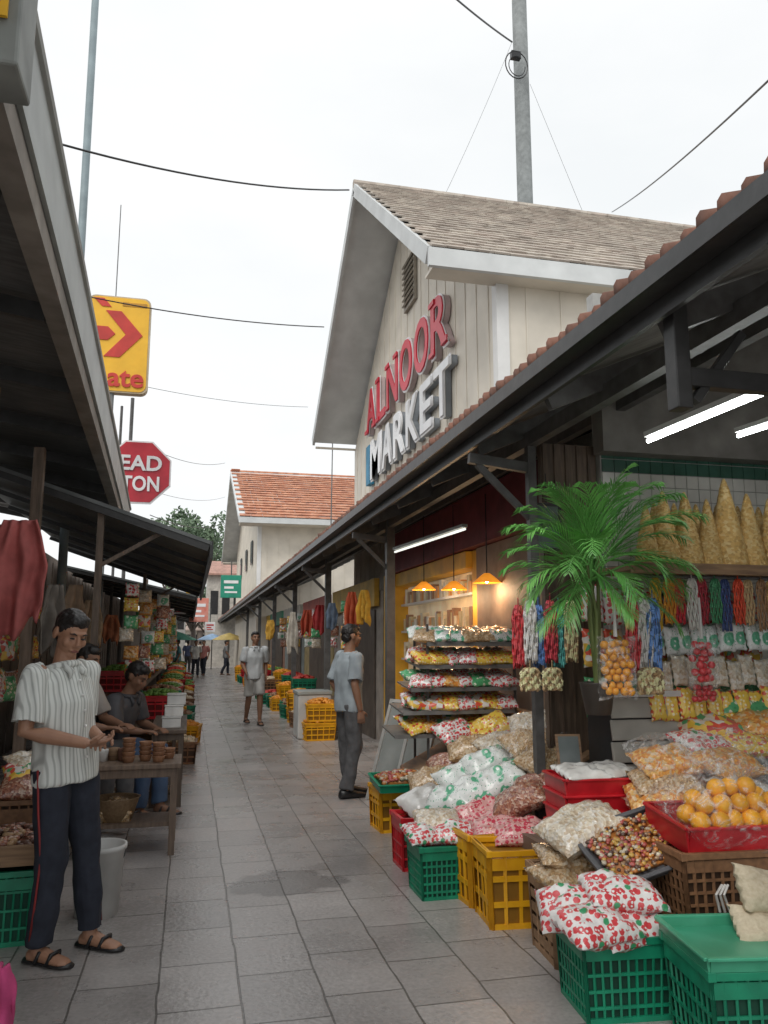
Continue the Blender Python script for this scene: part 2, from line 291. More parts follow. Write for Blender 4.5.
m=MB(); y=.6
while y<y1: m.bar((AX+.05,y,AZ-.11),(4.8,y,AZ+1.12),.05,.12); y+=1.15
for x in(2.3,3.0): m.bar((x,y0,AZ-.2+(x-AX)*.43-.03),(x,y1,AZ-.2+(x-AX)*.43-.03),.07,.1)
m.build('rafters',DK,ar,world=True)
def apost(y,label,w_=.05):
    r=empty('arcade_post',(2.3,y,0),label,'post')
    MB().span((-w_,-w_,0),(w_,w_,AZ-.02)).build('shaft',DK,r); 
    b=MB(); b.bar((0,0,AZ-.25),(-.46,0,AZ-.2),.05,.07); b.bar((0,0,AZ-.62),(-.4,0,AZ-.24),.035,.045); b.build('bracket',DK,r); return r
for y,l in((5.15,'nearest dark arcade post behind the palm plant'),(9.3,'dark arcade post beside the yellow shopfront'),(13.8,'dark arcade post past the shopfront hung with decorations'),(18.4,'fourth dark arcade post along the right arcade'),(23,'fifth dark arcade post along the right arcade'),(28,'sixth dark arcade post, in far part of arcade'),(34,'seventh dark arcade post, near street end')): apost(y,l,.03 if y<6 else .05)
m=MB(); m.span((1.9,2.78,2.5),(1.97,2.86,2.98)); m.span((1.97,2.79,2.6),(3.4,2.85,2.68)); m.bar((2.0,2.82,2.54),(2.25,2.82,2.86),.04); o=m.build('roof_bracket',GUT,bev=.005); tag(o,'black steel roof bracket under nearest eave, upper right','bracket')
LITS=mat('beam_soft_glow',(.95,.97,.9),(.95,.97,.9),emit=1.2,bump=0,var=0)  # weak glow added to a whitish beam built like the tube lamps
for i,(a,b,l) in enumerate(((at(648,441,Y=4.0),at(800,378,Y=3.0),'bright fluorescent tube lamp under the arcade roof, nearer one'),(at(738,436,Y=4.4),at(800,416,Y=3.9),'short fluorescent tube lamp at right edge above the cones'),(at(395,552,Y=9.0),at(465,529,Y=7.4),'white beam beside yellow shopfront with added soft glow'))):
    r=empty('tube_lamp',(a+b)/2,l,'lamp'); m=MB(); k=V((0,0,.035)); m.bar(a+k,b+k,.06,.03); m.build('housing',GRY if i==2 else WHT,r,world=True); m=MB(); m.tube([a,b],.012,10); m.build('tube',LITS if i==2 else LITW,r,world=True)
TILEW=mat('white_glazed_tile',(.78,.78,.74),(.7,.7,.66),rough=.25,sc=3); TILG=mat('dark_green_tile',(.06,.16,.12),(.04,.11,.08),rough=.25)
m=MB(); m.span((2.9,5.25,0),(5,5.35,4.2))
for i in range(20):
    for j in range(22):
        z=1.1+j*.1
        if z>2.92: continue
        m.m=2 if z>2.75 else 1; m.span((2.91+i*.1,5.238,z),(2.91+i*.1+.093,5.249,z+.093))
m.m=3; m.span((2.85,5.1,2.92),(5,5.249,4.0))
o=m.build('tiled_partition',[mat('grout',(.5,.5,.48)),TILEW,TILG,mat('upper_board',(.3,.29,.27))]); tag(o,'white tiled partition wall behind the cone shelf','wall')
m=MB(); m.span((2.45,5.3,0),(2.89,5.36,3.0)); 
for k in range(5): m.span((2.46+k*.09,5.285,0),(2.47+k*.09,5.299,3))
o=m.build('dark_partition',DWOOD); tag(o,'narrow dark boarded partition behind the palm','wall')
q=at(547,527,Y=5.2); r=empty('framed_picture',q,'small dark framed picture high behind the palm fronds','picture'); m=MB()
for a,b in(((-.1,0,-.16),(.1,0,-.16)),((-.1,0,.16),(.1,0,.16)),((-.1,0,-.16),(-.1,0,.16)),((.1,0,-.16),(.1,0,.16))): m.bar(a,b,.02)
m.build('frame',GUT,r); MB().box((0,.004,0),(.19,.01,.31)).build('sheet',mat('pict',(.18,.25,.22),(.08,.13,.11)),r); MB().tube([(0,0,.16),(0,0,2.75-q.z)],.004,5).build('cord',GUT,r)
m=MB(); m.span((4.9,-2,0),(5.02,8.3,4.5)); o=m.build('stall_wall',mat('dim_wall',(.4,.38,.35))); tag(o,'dim back wall of the nearest right stall','wall')
sf=empty('shopfront',(3.2,10.4,0),'yellow framed lit shopfront under the arcade','shopfront')
YF=mat('yellow_frame',(.85,.52,.06),(.72,.42,.05),rough=.5)
m=MB(); m.span((2.95,12.0,0),(3.28,12.35,2.6)); m.span((3.12,8.5,0),(3.28,8.7,2.6)); m.span((3.05,8.71,2.4),(3.27,11.99,2.6)); m.build('frame',YF,sf,world=True,bev=.01)
m=MB(); m.span((3.0,6.6,2.61),(3.29,12.5,3.2)); m.build('fascia',mat('maroon',(.22,.045,.06),(.15,.03,.04)),sf,world=True)
m=MB(); m.span((3.2,8.75,0),(3.26,11.95,.6)); m.build('window_base',BROWN,sf,world=True)
m=MB(); m.span((3.1,5.4,0),(3.25,8.49,2.6)); o=m.build('side_wall',mat('shop_side',(.34,.25,.19),(.24,.17,.13))); tag(o,'brown side wall between yellow shopfront and near stall','wall')
GOODS=mat('mixed_goods',(.5,.3,.2),tex='voro',sc=24,rough=.4,coat=.4,ramp=[(.75,.1,.05),(.8,.65,.5),(.78,.5,.05),(.1,.4,.18),(.78,.75,.7),(.65,.08,.08),(.85,.55,.1)])
m=MB(); 
for z in(.9,1.3,1.7,2.1): m.span((3.13,8.75,z),(3.24,11.95,z+.03))
m.build('shelves',WHITE,sf,world=True)
m=MB(); rr=random.Random(3); gi=0
for z in(.62,.93,1.33,1.73,2.13):
    y=8.8
    while y<11.85:
        w_=rr.uniform(.06,.14); h=rr.uniform(.12,.25); m.m=gi%5; gi+=rr.randrange(1,5); m.span((3.17-rr.uniform(0,.03),y,z+.001),(3.245,y+w_*.92,z+h)); y+=w_
o=m.build('window_goods',[mat('glow_goods%d'%i,c,emit=.08,rough=.5,sc=12) for i,c in enumerate([(.8,.7,.5),(.75,.35,.12),(.85,.8,.68),(.6,.5,.3),(.35,.2,.12)])],sf,world=True); o['kind']='stuff'  # goods glow faintly, shop light put into their colour
m=MB(); m.span((3.25,8.72,.6),(3.275,11.98,2.39)); m.build('back_panel',mat('glow_panel',(.85,.72,.5),(.75,.6,.38),emit=.15),sf,world=True)  # panel glows too, painting the lit shop interior behind the goods
LO=mat('orange_shade',(.9,.33,.03),(.85,.27,.02),emit=.8,var=0)
for i,(px,py,Y,l) in enumerate(((424,590,9.4,'left of the three'),(454,590,8.6,'middle of the three'),(487,583,7.8,'right of the three'))):
    q=at(px,py,Y=Y); r=empty('pendant_lamp',q,'orange cone pendant lamp by shopfront, '+l,'lamp'); MB().lathe([(.03,.1),(.07,.07),(.15,0),(.145,0),(.06,.06),(.01,.08)],n=16).build('lamp_shade',LO,r,sm=True); MB().tube([(0,0,.09),(0,0,3.1-q.z)],.006,5).build('cord',BLK,r); MB().sph((0,0,.02),.02).build('bulb',LITW,r)
    lt=bpy.data.objects.new('lamp_light',bpy.data.lights.new('pl','POINT')); C.objects.link(lt); lt.location=q+V((0,0,-.08)); lt.data.energy=6; lt.data.color=(1,.7,.4); lt.data.shadow_soft_size=.06
cols=[(.42,.38,.34),(.5,.4,.2),(.3,.35,.35),(.48,.27,.2),(.38,.32,.26),(.55,.5,.4)]
for i in range(9):
    y=12.6+i*4.6; m=MB(); m.span((3.0,y,0),(3.2,y+4.5,2.4)); m.m=1; m.span((2.97,y+.5,0),(2.99,y+3.4,2.1)); m.m=2; m.span((2.9,y+.2,2.15),(2.985,y+4.2,2.6))
    o=m.build('far_shopfront',[mat('sw%d'%(i%6),cols[i%6]),mat('opening_shade',(.14,.115,.095)),mat('sf%d'%(i%4),[(.65,.42,.07),(.5,.09,.06),(.65,.62,.55),(.08,.32,.2)][i%4])]); tag(o,['first','second','third','fourth','fifth','sixth','seventh','eighth','ninth'][i]+' closed-in shopfront past the yellow shop, along right arcade','shopfront')  # dark sheet on the wall paints the shaded shop interior
# ---------- left awnings
ex=lambda y:-.66-(y-2.87)*.0383
la=empty('left_awning',(-1.5,6,3.2),'large grey edged awning roof over near left stalls','awning')
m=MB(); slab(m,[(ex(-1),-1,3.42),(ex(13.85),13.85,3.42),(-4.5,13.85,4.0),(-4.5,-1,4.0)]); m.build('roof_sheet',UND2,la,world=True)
m=MB(); slab(m,[(ex(-1)+.02,-1,3.75),(ex(13.85)+.02,13.85,3.75),(ex(13.85)-.02,13.85,3.75),(ex(-1)-.02,-1,3.75)],.36)
m.tube([(ex(-1)+.02,-1,3.76),(ex(13.85)+.02,13.85,3.76)],.025,8)
m.build('fascia',GRY,la,world=True)
m=MB(); slab(m,[(ex(-1)+.0,-1,3.38),(ex(13.85)+.0,13.85,3.38),(ex(13.85)-.1,13.85,3.38),(ex(-1)-.1,-1,3.38)],.12); m.build('edge_beam',BROWN,la,world=True)
m=MB()
for y in[i*1.3+.5 for i in range(11)]: m.bar((ex(y)-.1,y,3.3),(-4.4,y,3.88),.05,.1)
m.build('rafters',GUT,la,world=True)
AWM=mat('black_awning',(.16,.17,.17),(.1,.11,.11),rough=.45,sc=4)
for (ya,yb,xe,ze,xi,zi,l) in((7.7,15.5,.17,2.5,-2.3,3.32,'low black sloping awning over left tables'),(15.8,24,.1,2.45,-2.4,3.0,'second low black awning further down left side'),(24.3,34,.1,2.6,-2.4,3.2,'third low awning at far left of street'),(34.4,50,.2,2.8,-2.4,3.3,'farthest low awning on left side')):
    r=empty('awning',((xe+xi)/2,(ya+yb)/2,ze),l,'awning'); m=MB(); slab(m,[(xe,ya,ze),(xe,yb,ze),(xi,yb,zi),(xi,ya,zi)],.035); m.build('sheet',AWM,r,world=True)
    m=MB(); m.span((xe-.02,ya,ze-.16),(xe+.01,yb,ze-.0)); m.bar((xe-.03,ya+.03,ze-.06),(xi,ya+.03,zi-.06),.04,.07); m.bar((xe-.03,yb-.03,ze-.06),(xi,yb-.03,zi-.06),.04,.07)
    for k in range(1,5): y=ya+(yb-ya)*k/5; m.bar((xe-.03,y,ze-.07),(xi,y,zi-.07),.035,.05)
    m.build('frame',GUT,r,world=True)
    for y in(ya+.1,yb-.2):
        m=MB(); m.bar((-.85,y,0),(-.85,y,ze+.35-.05),.06); m.bar((-.85,y,ze-.25),(-.3,y,ze+.08),.035); m.build('post',DWOOD,r,world=True)
for (y,l,mt) in((5.6,'tawny wooden post at left edge behind the standing man',mat('tawny_wood',(.5,.32,.14),(.32,.2,.09),sc=5,st=(6,6,1))),(2.2,'wooden post of near left stall, out at the edge',DWOOD),(7.4,'dark wooden post behind the standing man',DWOOD)):
    m=MB(); m.box((-1.35,y,1.6),(.09,.09,3.3)); o=m.build('stall_post',mt,bev=.006); tag(o,l,'post')
m=MB(); m.span((-2.6,1,0),(-2.5,60,3.1)); 
for i in range(60): m.span((-2.499,1.2+i*.6,0),(-2.48,1.25+i*.6,3.0))
o=m.build('stall_back_wall',mat('dark_boards',(.3,.24,.2),(.18,.145,.12),st=(1,8,1))); tag(o,'dark boarded back wall of the left stalls','wall')
q=at(8,20,Y=2.3); r=empty('sign_box',q,'grey box sign with yellow face at top left corner','sign'); m=MB(); m.box((-.1,.1,.06),(.27,.2,.4)); m.build('case',mat('dim_case',(.28,.3,.285)),r,bev=.01); m=MB(); m.box((-.1,-.012,.1),(.2,.012,.2)); m.build('face',mat('sign_yellow',(.88,.5,.03),(.84,.46,.025),rough=.4,bump=0,dirt=.93),r)
SY=MC['sign_yellow']; SRD=mat('arrow_red',(.65,.05,.035),(.58,.04,.03),rough=.4,bump=0)
q=at(118,344,Y=16); r=empty('arrow_sign',q,'tall yellow sign with red chevron arrow behind left awning','sign')
m=MB(); W_,H_=.6,1.0; pts=[]
for cx,cz,a0 in((W_-.14,H_-.14,0),(-W_+.14,H_-.14,90),(-W_+.14,-H_+.14,180),(W_-.14,-H_+.14,270)):
    for k in range(5): a=R(a0+k*22.5); pts.append((cx+.14*math.cos(a),cz+.14*math.sin(a)))
def plate(m,pts,y0,y1,s=1):
    A=[m.b.verts.new((x*s,y0,z*s)) for x,z in pts]; B=[m.b.verts.new((x*s,y1,z*s)) for x,z in pts]; m.f(A); m.f(B[::-1])
    for i in range(len(pts)): m.f([A[i],A[i-1],B[i-1],B[i]])
plate(m,pts,0,.2); m.build('case',mat('sign_rim',(.6,.5,.35),(.5,.4,.25)),r)
m=MB(); plate(m,[(x*.95,z*.97) for x,z in pts],-.012,-.002); m.build('face',SY,r)
m=MB(); plate(m,[(-.26,.68),(.04,.68),(.46,.2),(.04,-.28),(-.26,-.28),(.14,.2)],-.03,-.014); plate(m,[(-.5,.34),(-.2,.34),(-.06,.2),(-.2,.06),(-.5,.06)],-.03,-.014); m.build('arrow',SRD,r)
m=MB(); plate(m,[(-.5,.93),(-.3,.93),(-.16,.76),(-.34,.76)],-.03,-.014); m.build('letter_fragment',SRD,r)
m=MB(); m.span((.05,-.022,.8),(.52,-.014,.88)); m.build('notice_strip',mat('amber_print',(.6,.3,.03)),r)
text('ate',SRD,r,Matrix.Translation(q+V((.18,-.03,-.72)))@Matrix.Rotation(R(90),4,'X'),.68,.34,.01,.02)
m=MB(); m.tube([(-.1,.1,-1),(-.1,.1,-q.z)],.07); m.build('post',CONC,r)
q=at(138,472,Y=18); r=empty('octagon_sign',q,'red octagonal sign with white lettering behind left awning','sign')
oc=[(.76*math.cos(R(22.5+45*k)),.76*math.sin(R(22.5+45*k))) for k in range(8)]
m=MB(); plate(m,oc,0,.05); m.build('rim',SW,r); m=MB(); plate(m,oc,-.012,-.002,.95); m.build('face',mat('octagon_red',(.58,.03,.05),(.5,.025,.045),rough=.4,bump=0),r)
X90=Matrix.Rotation(R(90),4,'X')
text('EAD',SW,r,Matrix.Translation(q+V((.06,-.03,.2)))@X90,.88,.34,.01,.025); text('TON',SW,r,Matrix.Translation(q+V((.06,-.03,-.26)))@X90,.8,.34,.01,.025)
m=MB(); m.tube([(-.2,.1,1.7),(-.2,.1,-q.z)],.04); m.tube([(-.42,.1,1.5),(-.42,.1,-q.z)],.03); m.build('post',DK,r)
def pole(pa,pb,Y,ra,rb,mt,label,name='utility_pole'):
    a=at(*pa,Y=Y); b=at(*pb,Y=Y); top=V((a.x,a.y,a.z)); m=MB(); m.tube([(b.x,b.y,0),top+V((0,0,.8 if pa[1]<5 else 0))],[rb,ra],14); o=m.build(name,mt,sm=True); tag(o,label,'pole'); return o
pole((519,0),(525,200),17.3,.19,.21,CONC,'thick grey concrete utility pole rising behind the market hall')
pole((95,0),(83,270),11,.05,.06,mat('bluegrey_pole',(.24,.3,.32),(.19,.24,.26)),'thin blue-grey pole rising past top of left awning')
pole((121,205),(116,300),20,.012,.02,DK,'very thin antenna pole behind the yellow sign','antenna_pole')
pole((333,420),(330,500),30,.02,.03,DK,'thin short mast against the sky beside market hall','antenna_pole')
m=MB(); q=at(514,62,Y=17.0); m.box(q+V((0,-.1,.1)),(.25,.12,.2)); m.tube([q+V((.3*math.cos(a/3),-.15,.38*math.sin(a/3)-.2)) for a in range(20)],.016,5); m.tube([q+V((.22*math.cos(a/3+1),-.18,.28*math.sin(a/3+1)-.25)) for a in range(17)],.012,5); o=m.build('cable_coil',BLK); tag(o,'black coil of cable tied round the concrete pole','cable')
def cable(a,b,sag,r,label):
    m=MB(); m.tube([a.lerp(b,k/16)-V((0,0,sag*4*(k/16)*(1-k/16))) for k in range(17)],r,5); o=m.build('cable',BLK,sm=True); tag(o,label,'cable')
cable(at(60,144,Y=9),at(349,190,Y=12.5),.16,.014,'black overhead cable from left awning to market hall ridge')
cable(at(90,297,Y=14),at(324,327,Y=16),.1,.012,'black overhead cable at height of the yellow sign')
cable(at(147,387,Y=18),at(308,407,Y=22),.1,.006,'thin cable below the yellow sign height')
cable(at(150,448,Y=20),at(225,463,Y=30),.2,.008,'lowest of the distant cables near the red octagon')
cable(at(150,490,Y=20),at(225,497,Y=34),.2,.006,'thin distant cable level with the octagon bottom')
cable(at(150,515,Y=20),at(225,522,Y=40),.3,.01,'distant sagging cable just above the low awning')
cable(at(440,-15,Y=14),at(512,42,Y=17),.05,.022,'black cable descending to pole from upper centre')
cable(at(612,212,Y=14),at(790,60,Y=5),.1,.011,'black overhead cable at upper right above tiled eave')
cable(at(530,84,Y=17.2),at(584,215,Y=15),0,.004,'thin guy wire right of the concrete pole')
cable(at(512,42,Y=17.2),at(440,205,Y=16),.1,.004,'thin guy wire left of the concrete pole')
LF=mat('hazed_leaf',(.17,.24,.14),(.08,.13,.075),rough=.7,sc=1.2); BARK=mat('bark',(.15,.12,.1))  # leaf green paled to put distant haze into the colour
def tree(px,py,Y,rad,label,n=2600):
    c=at(px,py,Y=Y); r=empty('street_tree',(c.x,c.y,0),label,'tree'); m=MB(); m.tube([(0,0,0),(.1,0,c.z*.5),(0,0,c.z)],[.3,.2,.1],8)
    for k in range(6): a=k*1.05; m.tube([(0,0,c.z*.55),(math.cos(a)*rad*.6,math.sin(a)*rad*.6,c.z+U(-.5,.5))],[.12,.04],6)
    m.build('trunk',BARK,r); m=MB(); cl=[(V((U(-1,1),U(-1,1),U(-.6,.8)))*rad*.75,U(.3,.55)*rad) for k in range(16)]; z_=rad/3
    for k in range(n):
        cc,s_=rnd.choice(cl); d=V((rnd.gauss(0,1),rnd.gauss(0,1),rnd.gauss(0,1))).normalized()*s_*U(.6,1.05); q=cc+d+V((0,0,c.z)); a=V((U(-1,1),U(-1,1),U(-1,1))).normalized()*.22*z_; b=a.orthogonal().normalized()*.13*z_; m.quad(q-a,q+b,q+a,q-b)
    m.build('crown',LF,r)
tree(203,540,75,2.9,'leafy green tree past the street end, centre one'); tree(170,546,85,3.6,'leafy green tree past the street end, left one'); tree(222,560,90,3.4,'leafy green tree past the street end, behind orange roof'); tree(193,606,66,2.0,'small low green tree closing the street end',1500); tree(210,618,64,1.6,'lowest small green tree at street end beside right arcade',1200)
for (pa,pb,Y,c,rc,l) in(((208,572),(240,652),55,(.6,.56,.5),(.5,.28,.22),'small pale building at street end below green sign'),((150,600),(184,655),60,(.5,.49,.47),(.35,.35,.35),'grey low building at far left end of street'),((183,628),(206,652),75,(.55,.5,.42),(.45,.35,.3),'tiny low pale building closing the street end')):
    a=at(*pa,Y=Y); b=at(*pb,Y=Y); r=empty('far_building',((a.x+b.x)/2,Y,0),l,'building'); m=MB(); m.span((a.x,Y,0),(b.x,Y+5,a.z)); m.build('wall',mat('fb'+str(Y),c),r,world=True)
    m=MB(); slab(m,[(a.x-.3,Y-.4,a.z-.1),(b.x+.3,Y-.4,a.z-.1),(b.x+.3,Y+2.5,a.z+1),(a.x-.3,Y+2.5,a.z+1)],.12); m.build('roof',mat('fr'+str(Y),rc),r,world=True)
    for k in range(3): m=MB(); x=a.x+(b.x-a.x)*(k+.3)/3; m.span((x,Y-.03,a.z*.55),(x+.5,Y-.005,a.z*.8)); m.build('window',BLK,r,world=True)
def board(px0,py0,px1,py1,Y,c,label,mk=None,name='hanging_sign'):
    a=at(px0,py0,Y=Y); b=at(px1,py1,Y=Y); r=empty(name,((a.x+b.x)/2,Y,(a.z+b.z)/2),label,'sign'); w_=b.x-a.x; h=a.z-b.z
    MB().box((0,0,0),(w_,.08,h)).build('panel',c,r,bev=.01); m=MB(); m.box((0,-.045,h*.2),(w_*.7,.008,h*.13)); m.box((-w_*.1,-.045,-h*.05),(w_*.45,.008,h*.1)); m.box((0,-.045,-h*.25),(w_*.6,.008,h*.08)); m.build('marking',mk or SW,r)
    MB().bar((0,0,h/2),(0,0,h/2+.6),.05).build('hanger',DK,r)
board(221,575,241,598,34,mat('sign_green',(.03,.36,.24),(.02,.3,.2)),'small green hanging sign at far end of right arcade')
board(190,598,208,622,33,mat('sign_pink',(.7,.2,.15),(.75,.35,.28)),'small reddish hanging sign over the street end',mk=SW)
board(186,588,196,600,48,SY,'tiny yellow hanging sign over the street end',mk=RED)
board(205,622,215,632,36,SW,'tiny white hanging sign near far right arcade',mk=RED)
board(168,605,186,614,26,SW,'small white sign with coloured marks over left awnings',mk=RED)
for px,py,Y,c,l in((229,640,44,(.6,.45,.15),'small yellow parasol over far stalls at right arcade'),(174,640,34,(.1,.4,.3),'green parasol over far stalls on left side'),(212,640,50,(.3,.45,.65),'pale blue parasol near the street end')):
    q=at(px,py,Y=Y); r=empty('parasol',(q.x,q.y,0),l,'parasol'); MB().tube([(0,0,0),(0,0,q.z+.3)],.03,6).build('pole',DK,r); MB().lathe([(.9,0),(.88,.03),(.45,.24),(.03,.38)],c=(0,0,q.z),n=10).build('canopy',mat('pc'+l[:7],c),r)
# ---------- goods helpers
def bag_mesh(w,l,t,seed,mt,nu=18,nv=14,wr=.2):
    m=MB(); top=[];bot=[]
    for j in range(nv+1):
        for side,arr in((1,top),(-1,bot)):
            row=[]
            for i in range(nu+1):
                u=i/nu*2-1; v=j/nv*2-1; T=max(0,(1-abs(u)**2.6)*(1-abs(v)**3.2))**.55
                nz_=noise.noise(V((u*2.2+seed*7,v*2.2,side*3+seed)))+.6*noise.noise(V((u*5+seed,v*5,side*4.)))+.35*noise.noise(V((u*11+seed,v*11,side*4.)))
                x=w/2*u*(1+.05*(1-v*v))*(1-.06*math.cos(v*PI/2)); y=l/2*v*(1-.07*math.cos(u*PI/2))
                z=side*t/2*T*(1+wr*2*nz_)+(abs(u)**6)*.01*math.sin(v*14+seed)
                row.append(m.b.verts.new((x,y,z+side*.0008)))
            arr.append(row)
    for arr in(top,bot):
        for j in range(nv):
            for i in range(nu): m.f([arr[j][i],arr[j][i+1],arr[j+1][i+1],arr[j+1][i]])
    for i in range(nu):
        for j in(0,nv): m.f([top[j][i],top[j][i+1],bot[j][i+1],bot[j][i]])
    for j in range(nv):
        for i in(0,nu): m.f([top[j][i],top[j+1][i],bot[j+1][i],bot[j][i]])
    return m.mesh('bag',mt,True)
def printmat(name,base,marks):
    m=bpy.data.materials.new(name); t=nt(m); N=t.nodes.new; L=t.links.new
    o=N('ShaderNodeOutputMaterial'); b=N('ShaderNodeBsdfPrincipled'); L(b.outputs[0],o.inputs[0]); tc=N('ShaderNodeTexCoord'); cur=None
    for k,(c,s_,th) in enumerate(marks):
        v=N('ShaderNodeTexVoronoi'); v.inputs['Scale'].default_value=s_; v.inputs['Randomness'].default_value=.45; nz=N('ShaderNodeTexNoise'); nz.inputs['Scale'].default_value=s_*1.5; vm=N('ShaderNodeVectorMath'); vm.operation='MULTIPLY_ADD'; L(tc.outputs['Object'],nz.inputs[0]); L(nz.outputs['Color'],vm.inputs[0]); vm.inputs[1].default_value=(.35/s_,)*3; L(tc.outputs['Object'],vm.inputs[2]); L(vm.outputs[0],v.inputs[0])
        r=N('ShaderNodeMapRange'); r.inputs[1].default_value=th-.03; r.inputs[2].default_value=th+.03; r.inputs[3].default_value=1; r.inputs[4].default_value=0; L(v.outputs['Distance'],r.inputs[0])
        x=N('ShaderNodeMix'); x.data_type='RGBA'; L(r.outputs[0],x.inputs[0]); x.inputs[7].default_value=(*c,1)
        if cur: L(cur,x.inputs[6])
        else: x.inputs[6].default_value=(*base,1)
        cur=x.outputs[2]
    L(cur,b.inputs['Base Color']); b.inputs['Roughness'].default_value=.35; b.inputs['Coat Weight'].default_value=.7; b.inputs['Coat Roughness'].default_value=.08
    n=N('ShaderNodeTexNoise'); n.inputs['Scale'].default_value=22; L(tc.outputs['Object'],n.inputs[0]); bp=N('ShaderNodeBump'); bp.inputs['Strength'].default_value=.6; bp.inputs['Distance'].default_value=.018; L(n.outputs[0],bp.inputs['Height']); L(bp.outputs[0],b.inputs['Normal']); return m
BM={'redwhite':printmat('red_white_print',(.8,.78,.76),[((.66,.06,.07),27,.47),((.82,.8,.78),52,.3),((.05,.32,.14),15,.24)]),
'greenwhite':printmat('green_white_print',(.78,.81,.79),[((.12,.45,.27),8,.38),((.78,.8,.78),24,.3),((.08,.36,.2),50,.2)]),
'pink':printmat('pink_print',(.72,.38,.36),[((.58,.05,.09),34,.46),((.78,.6,.55),60,.25)]),
'nuts':mat('bagged_nuts',(.5,.35,.2),tex='voro',sc=70,rough=.35,coat=.9,bump=.8,ramp=[(.58,.38,.19),(.66,.48,.29),(.48,.3,.15),(.72,.58,.4)]),
'pale':mat('bagged_pale',(.6,.5,.4),tex='voro',sc=60,rough=.3,coat=.9,bump=.6,ramp=[(.7,.6,.45),(.76,.69,.57),(.6,.47,.33),(.8,.75,.67)]),
'brown':mat('bagged_brown',(.3,.12,.07),tex='voro',sc=75,rough=.35,coat=.9,bump=.6,ramp=[(.34,.13,.08),(.44,.19,.11),(.26,.09,.06),(.58,.4,.3)]),
'orange':mat('bagged_orange',(.6,.25,.06),tex='voro',sc=55,rough=.35,coat=.9,bump=.6,ramp=[(.8,.36,.07),(.7,.26,.05),(.84,.5,.16),(.76,.56,.34)]),
'clear':mat('cloudy_white_bag',(.8,.8,.78),(.66,.65,.62),rough=.25,coat=.8,sc=14,bump=.5),
'mixed':GOODS,'sack':mat('woven_sack',(.68,.59,.44),(.56,.47,.33),rough=.85,sc=60,bump=.4),
'red':mat('red_balls',(.65,.03,.04),(.53,.02,.03),sc=30,rough=.3,coat=.5),
'green':printmat('green_print',(.1,.42,.18),[((.75,.75,.6),20,.35),((.05,.3,.12),40,.3)]),'yellow':printmat('yellow_print',(.85,.58,.08),[((.7,.1,.04),22,.36),((.9,.8,.5),36,.3)])}
BC={}
def bag(kind,loc,w=.36,l=.28,t=.13,rot=(0,0,0),label='',group=None,name='goods_bag',cat='bag'):
    k=(kind,round(w,2),round(l,2),round(t,2),rnd.randrange(3))
    if k not in BC: BC[k]=bag_mesh(w,l,t,len(BC)+1,BM[kind])
    return inst(name,BC[k],loc,rot,label,cat,group)
def crate(name,label,loc,rz,w,d,h,mt,dk,nv=9,nh=4,vw=.01,hw=.012,group=None,rim=.03,cat='crate',band=.08):
    r=empty(name,loc,label,cat,group,rz); m=MB(); k=.92
    cb=[V((x*w*k/2,y*d*k/2,0)) for x,y in((-1,-1),(1,-1),(1,1),(-1,1))]; ct=[V((x*w/2,y*d/2,h)) for x,y in((-1,-1),(1,-1),(1,1),(-1,1))]
    for i in range(4):
        a,b,c_,e=cb[i],cb[(i+1)%4],ct[i],ct[(i+1)%4]; nn=max(3,int(nv*(b-a).length/w))
        for q in range(nn+1): s_=q/nn; m.bar(a.lerp(b,s_),c_.lerp(e,s_),vw if 0<q<nn else vw*1.6,.008)
        for q in range(nh+1): s_=q/nh; m.bar(a.lerp(c_,s_),b.lerp(e,s_),.009,hw)
        m.bar(a.lerp(c_,band/2),b.lerp(e,band/2),.012,h*band); m.bar(a.lerp(c_,.86),b.lerp(e,.86),.012,h*.16)
    m.build('lattice_body',mt,r)
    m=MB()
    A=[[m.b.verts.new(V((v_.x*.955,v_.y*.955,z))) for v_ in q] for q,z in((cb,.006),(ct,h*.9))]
    m.loft(A); m.build('shade_core',dk,r)  # added closed core, darker crate colour paints shade behind the lattice
    m=MB()
    for i in range(4): m.bar(ct[i],ct[(i+1)%4],.026,rim)
    for i in range(4): m.box(ct[i],(.032,.032,rim+.004))
    m.build('rim',mt,r,bev=.003); return r
def tray(name,label,loc,rot,w,d,h,mt,group=None,cat='tray'):
    r=empty(name,loc,label,cat,group); r.rotation_euler=rot; m=MB(); m.box((0,0,.006),(w*.94,d*.94,.012))
    for sx in(-1,1): m.box((sx*w*.48,0,h/2),(.012,d*.96,h),Euler((0,R(8)*sx,0))); m.box((0,sx*d*.48,h/2),(w*.94,.012,h),Euler((-R(8)*sx,0,0)))
    m.build('base',mt,r); m=MB()
    for sx in(-1,1): m.box((sx*(w*.49+.004),0,h),(.024,d*1.0,.012)); m.box((0,sx*(d*.49+.004),h+.0015),(w*1.0,.024,.012))
    m.build('rim',mt,r,bev=.003); return r
def heap(w,d,h,seed,mt,sz=.02,n=150,par=None,z=0,name='heap'):
    q=random.Random(seed); m=MB(); m.box((0,0,h*.25),(w*.9,d*.9,h*.5)); k=len(mt) if isinstance(mt,list) else 1
    for _ in range(n):
        m.m=q.randrange(k)
        x,y=q.uniform(-.5,.5),q.uniform(-.5,.5); s_=sz*q.uniform(.7,1.2); m.sph((x*w*.95,y*d*.95,h*(1-1.6*(x*x+y*y))),(s_,s_*q.uniform(.6,1),s_*.8),u=6,v=4)
    o=m.build(name,mt,par,sm=True); o.location=(0,0,z); o['kind']='stuff'; return o
def shell(w,l,t,loc,rot,label,seed):
    me=bag_mesh(w,l,t,seed,FILM,wr=.15); o=inst('plastic_bag',me,loc,rot,label,'bag'); return o
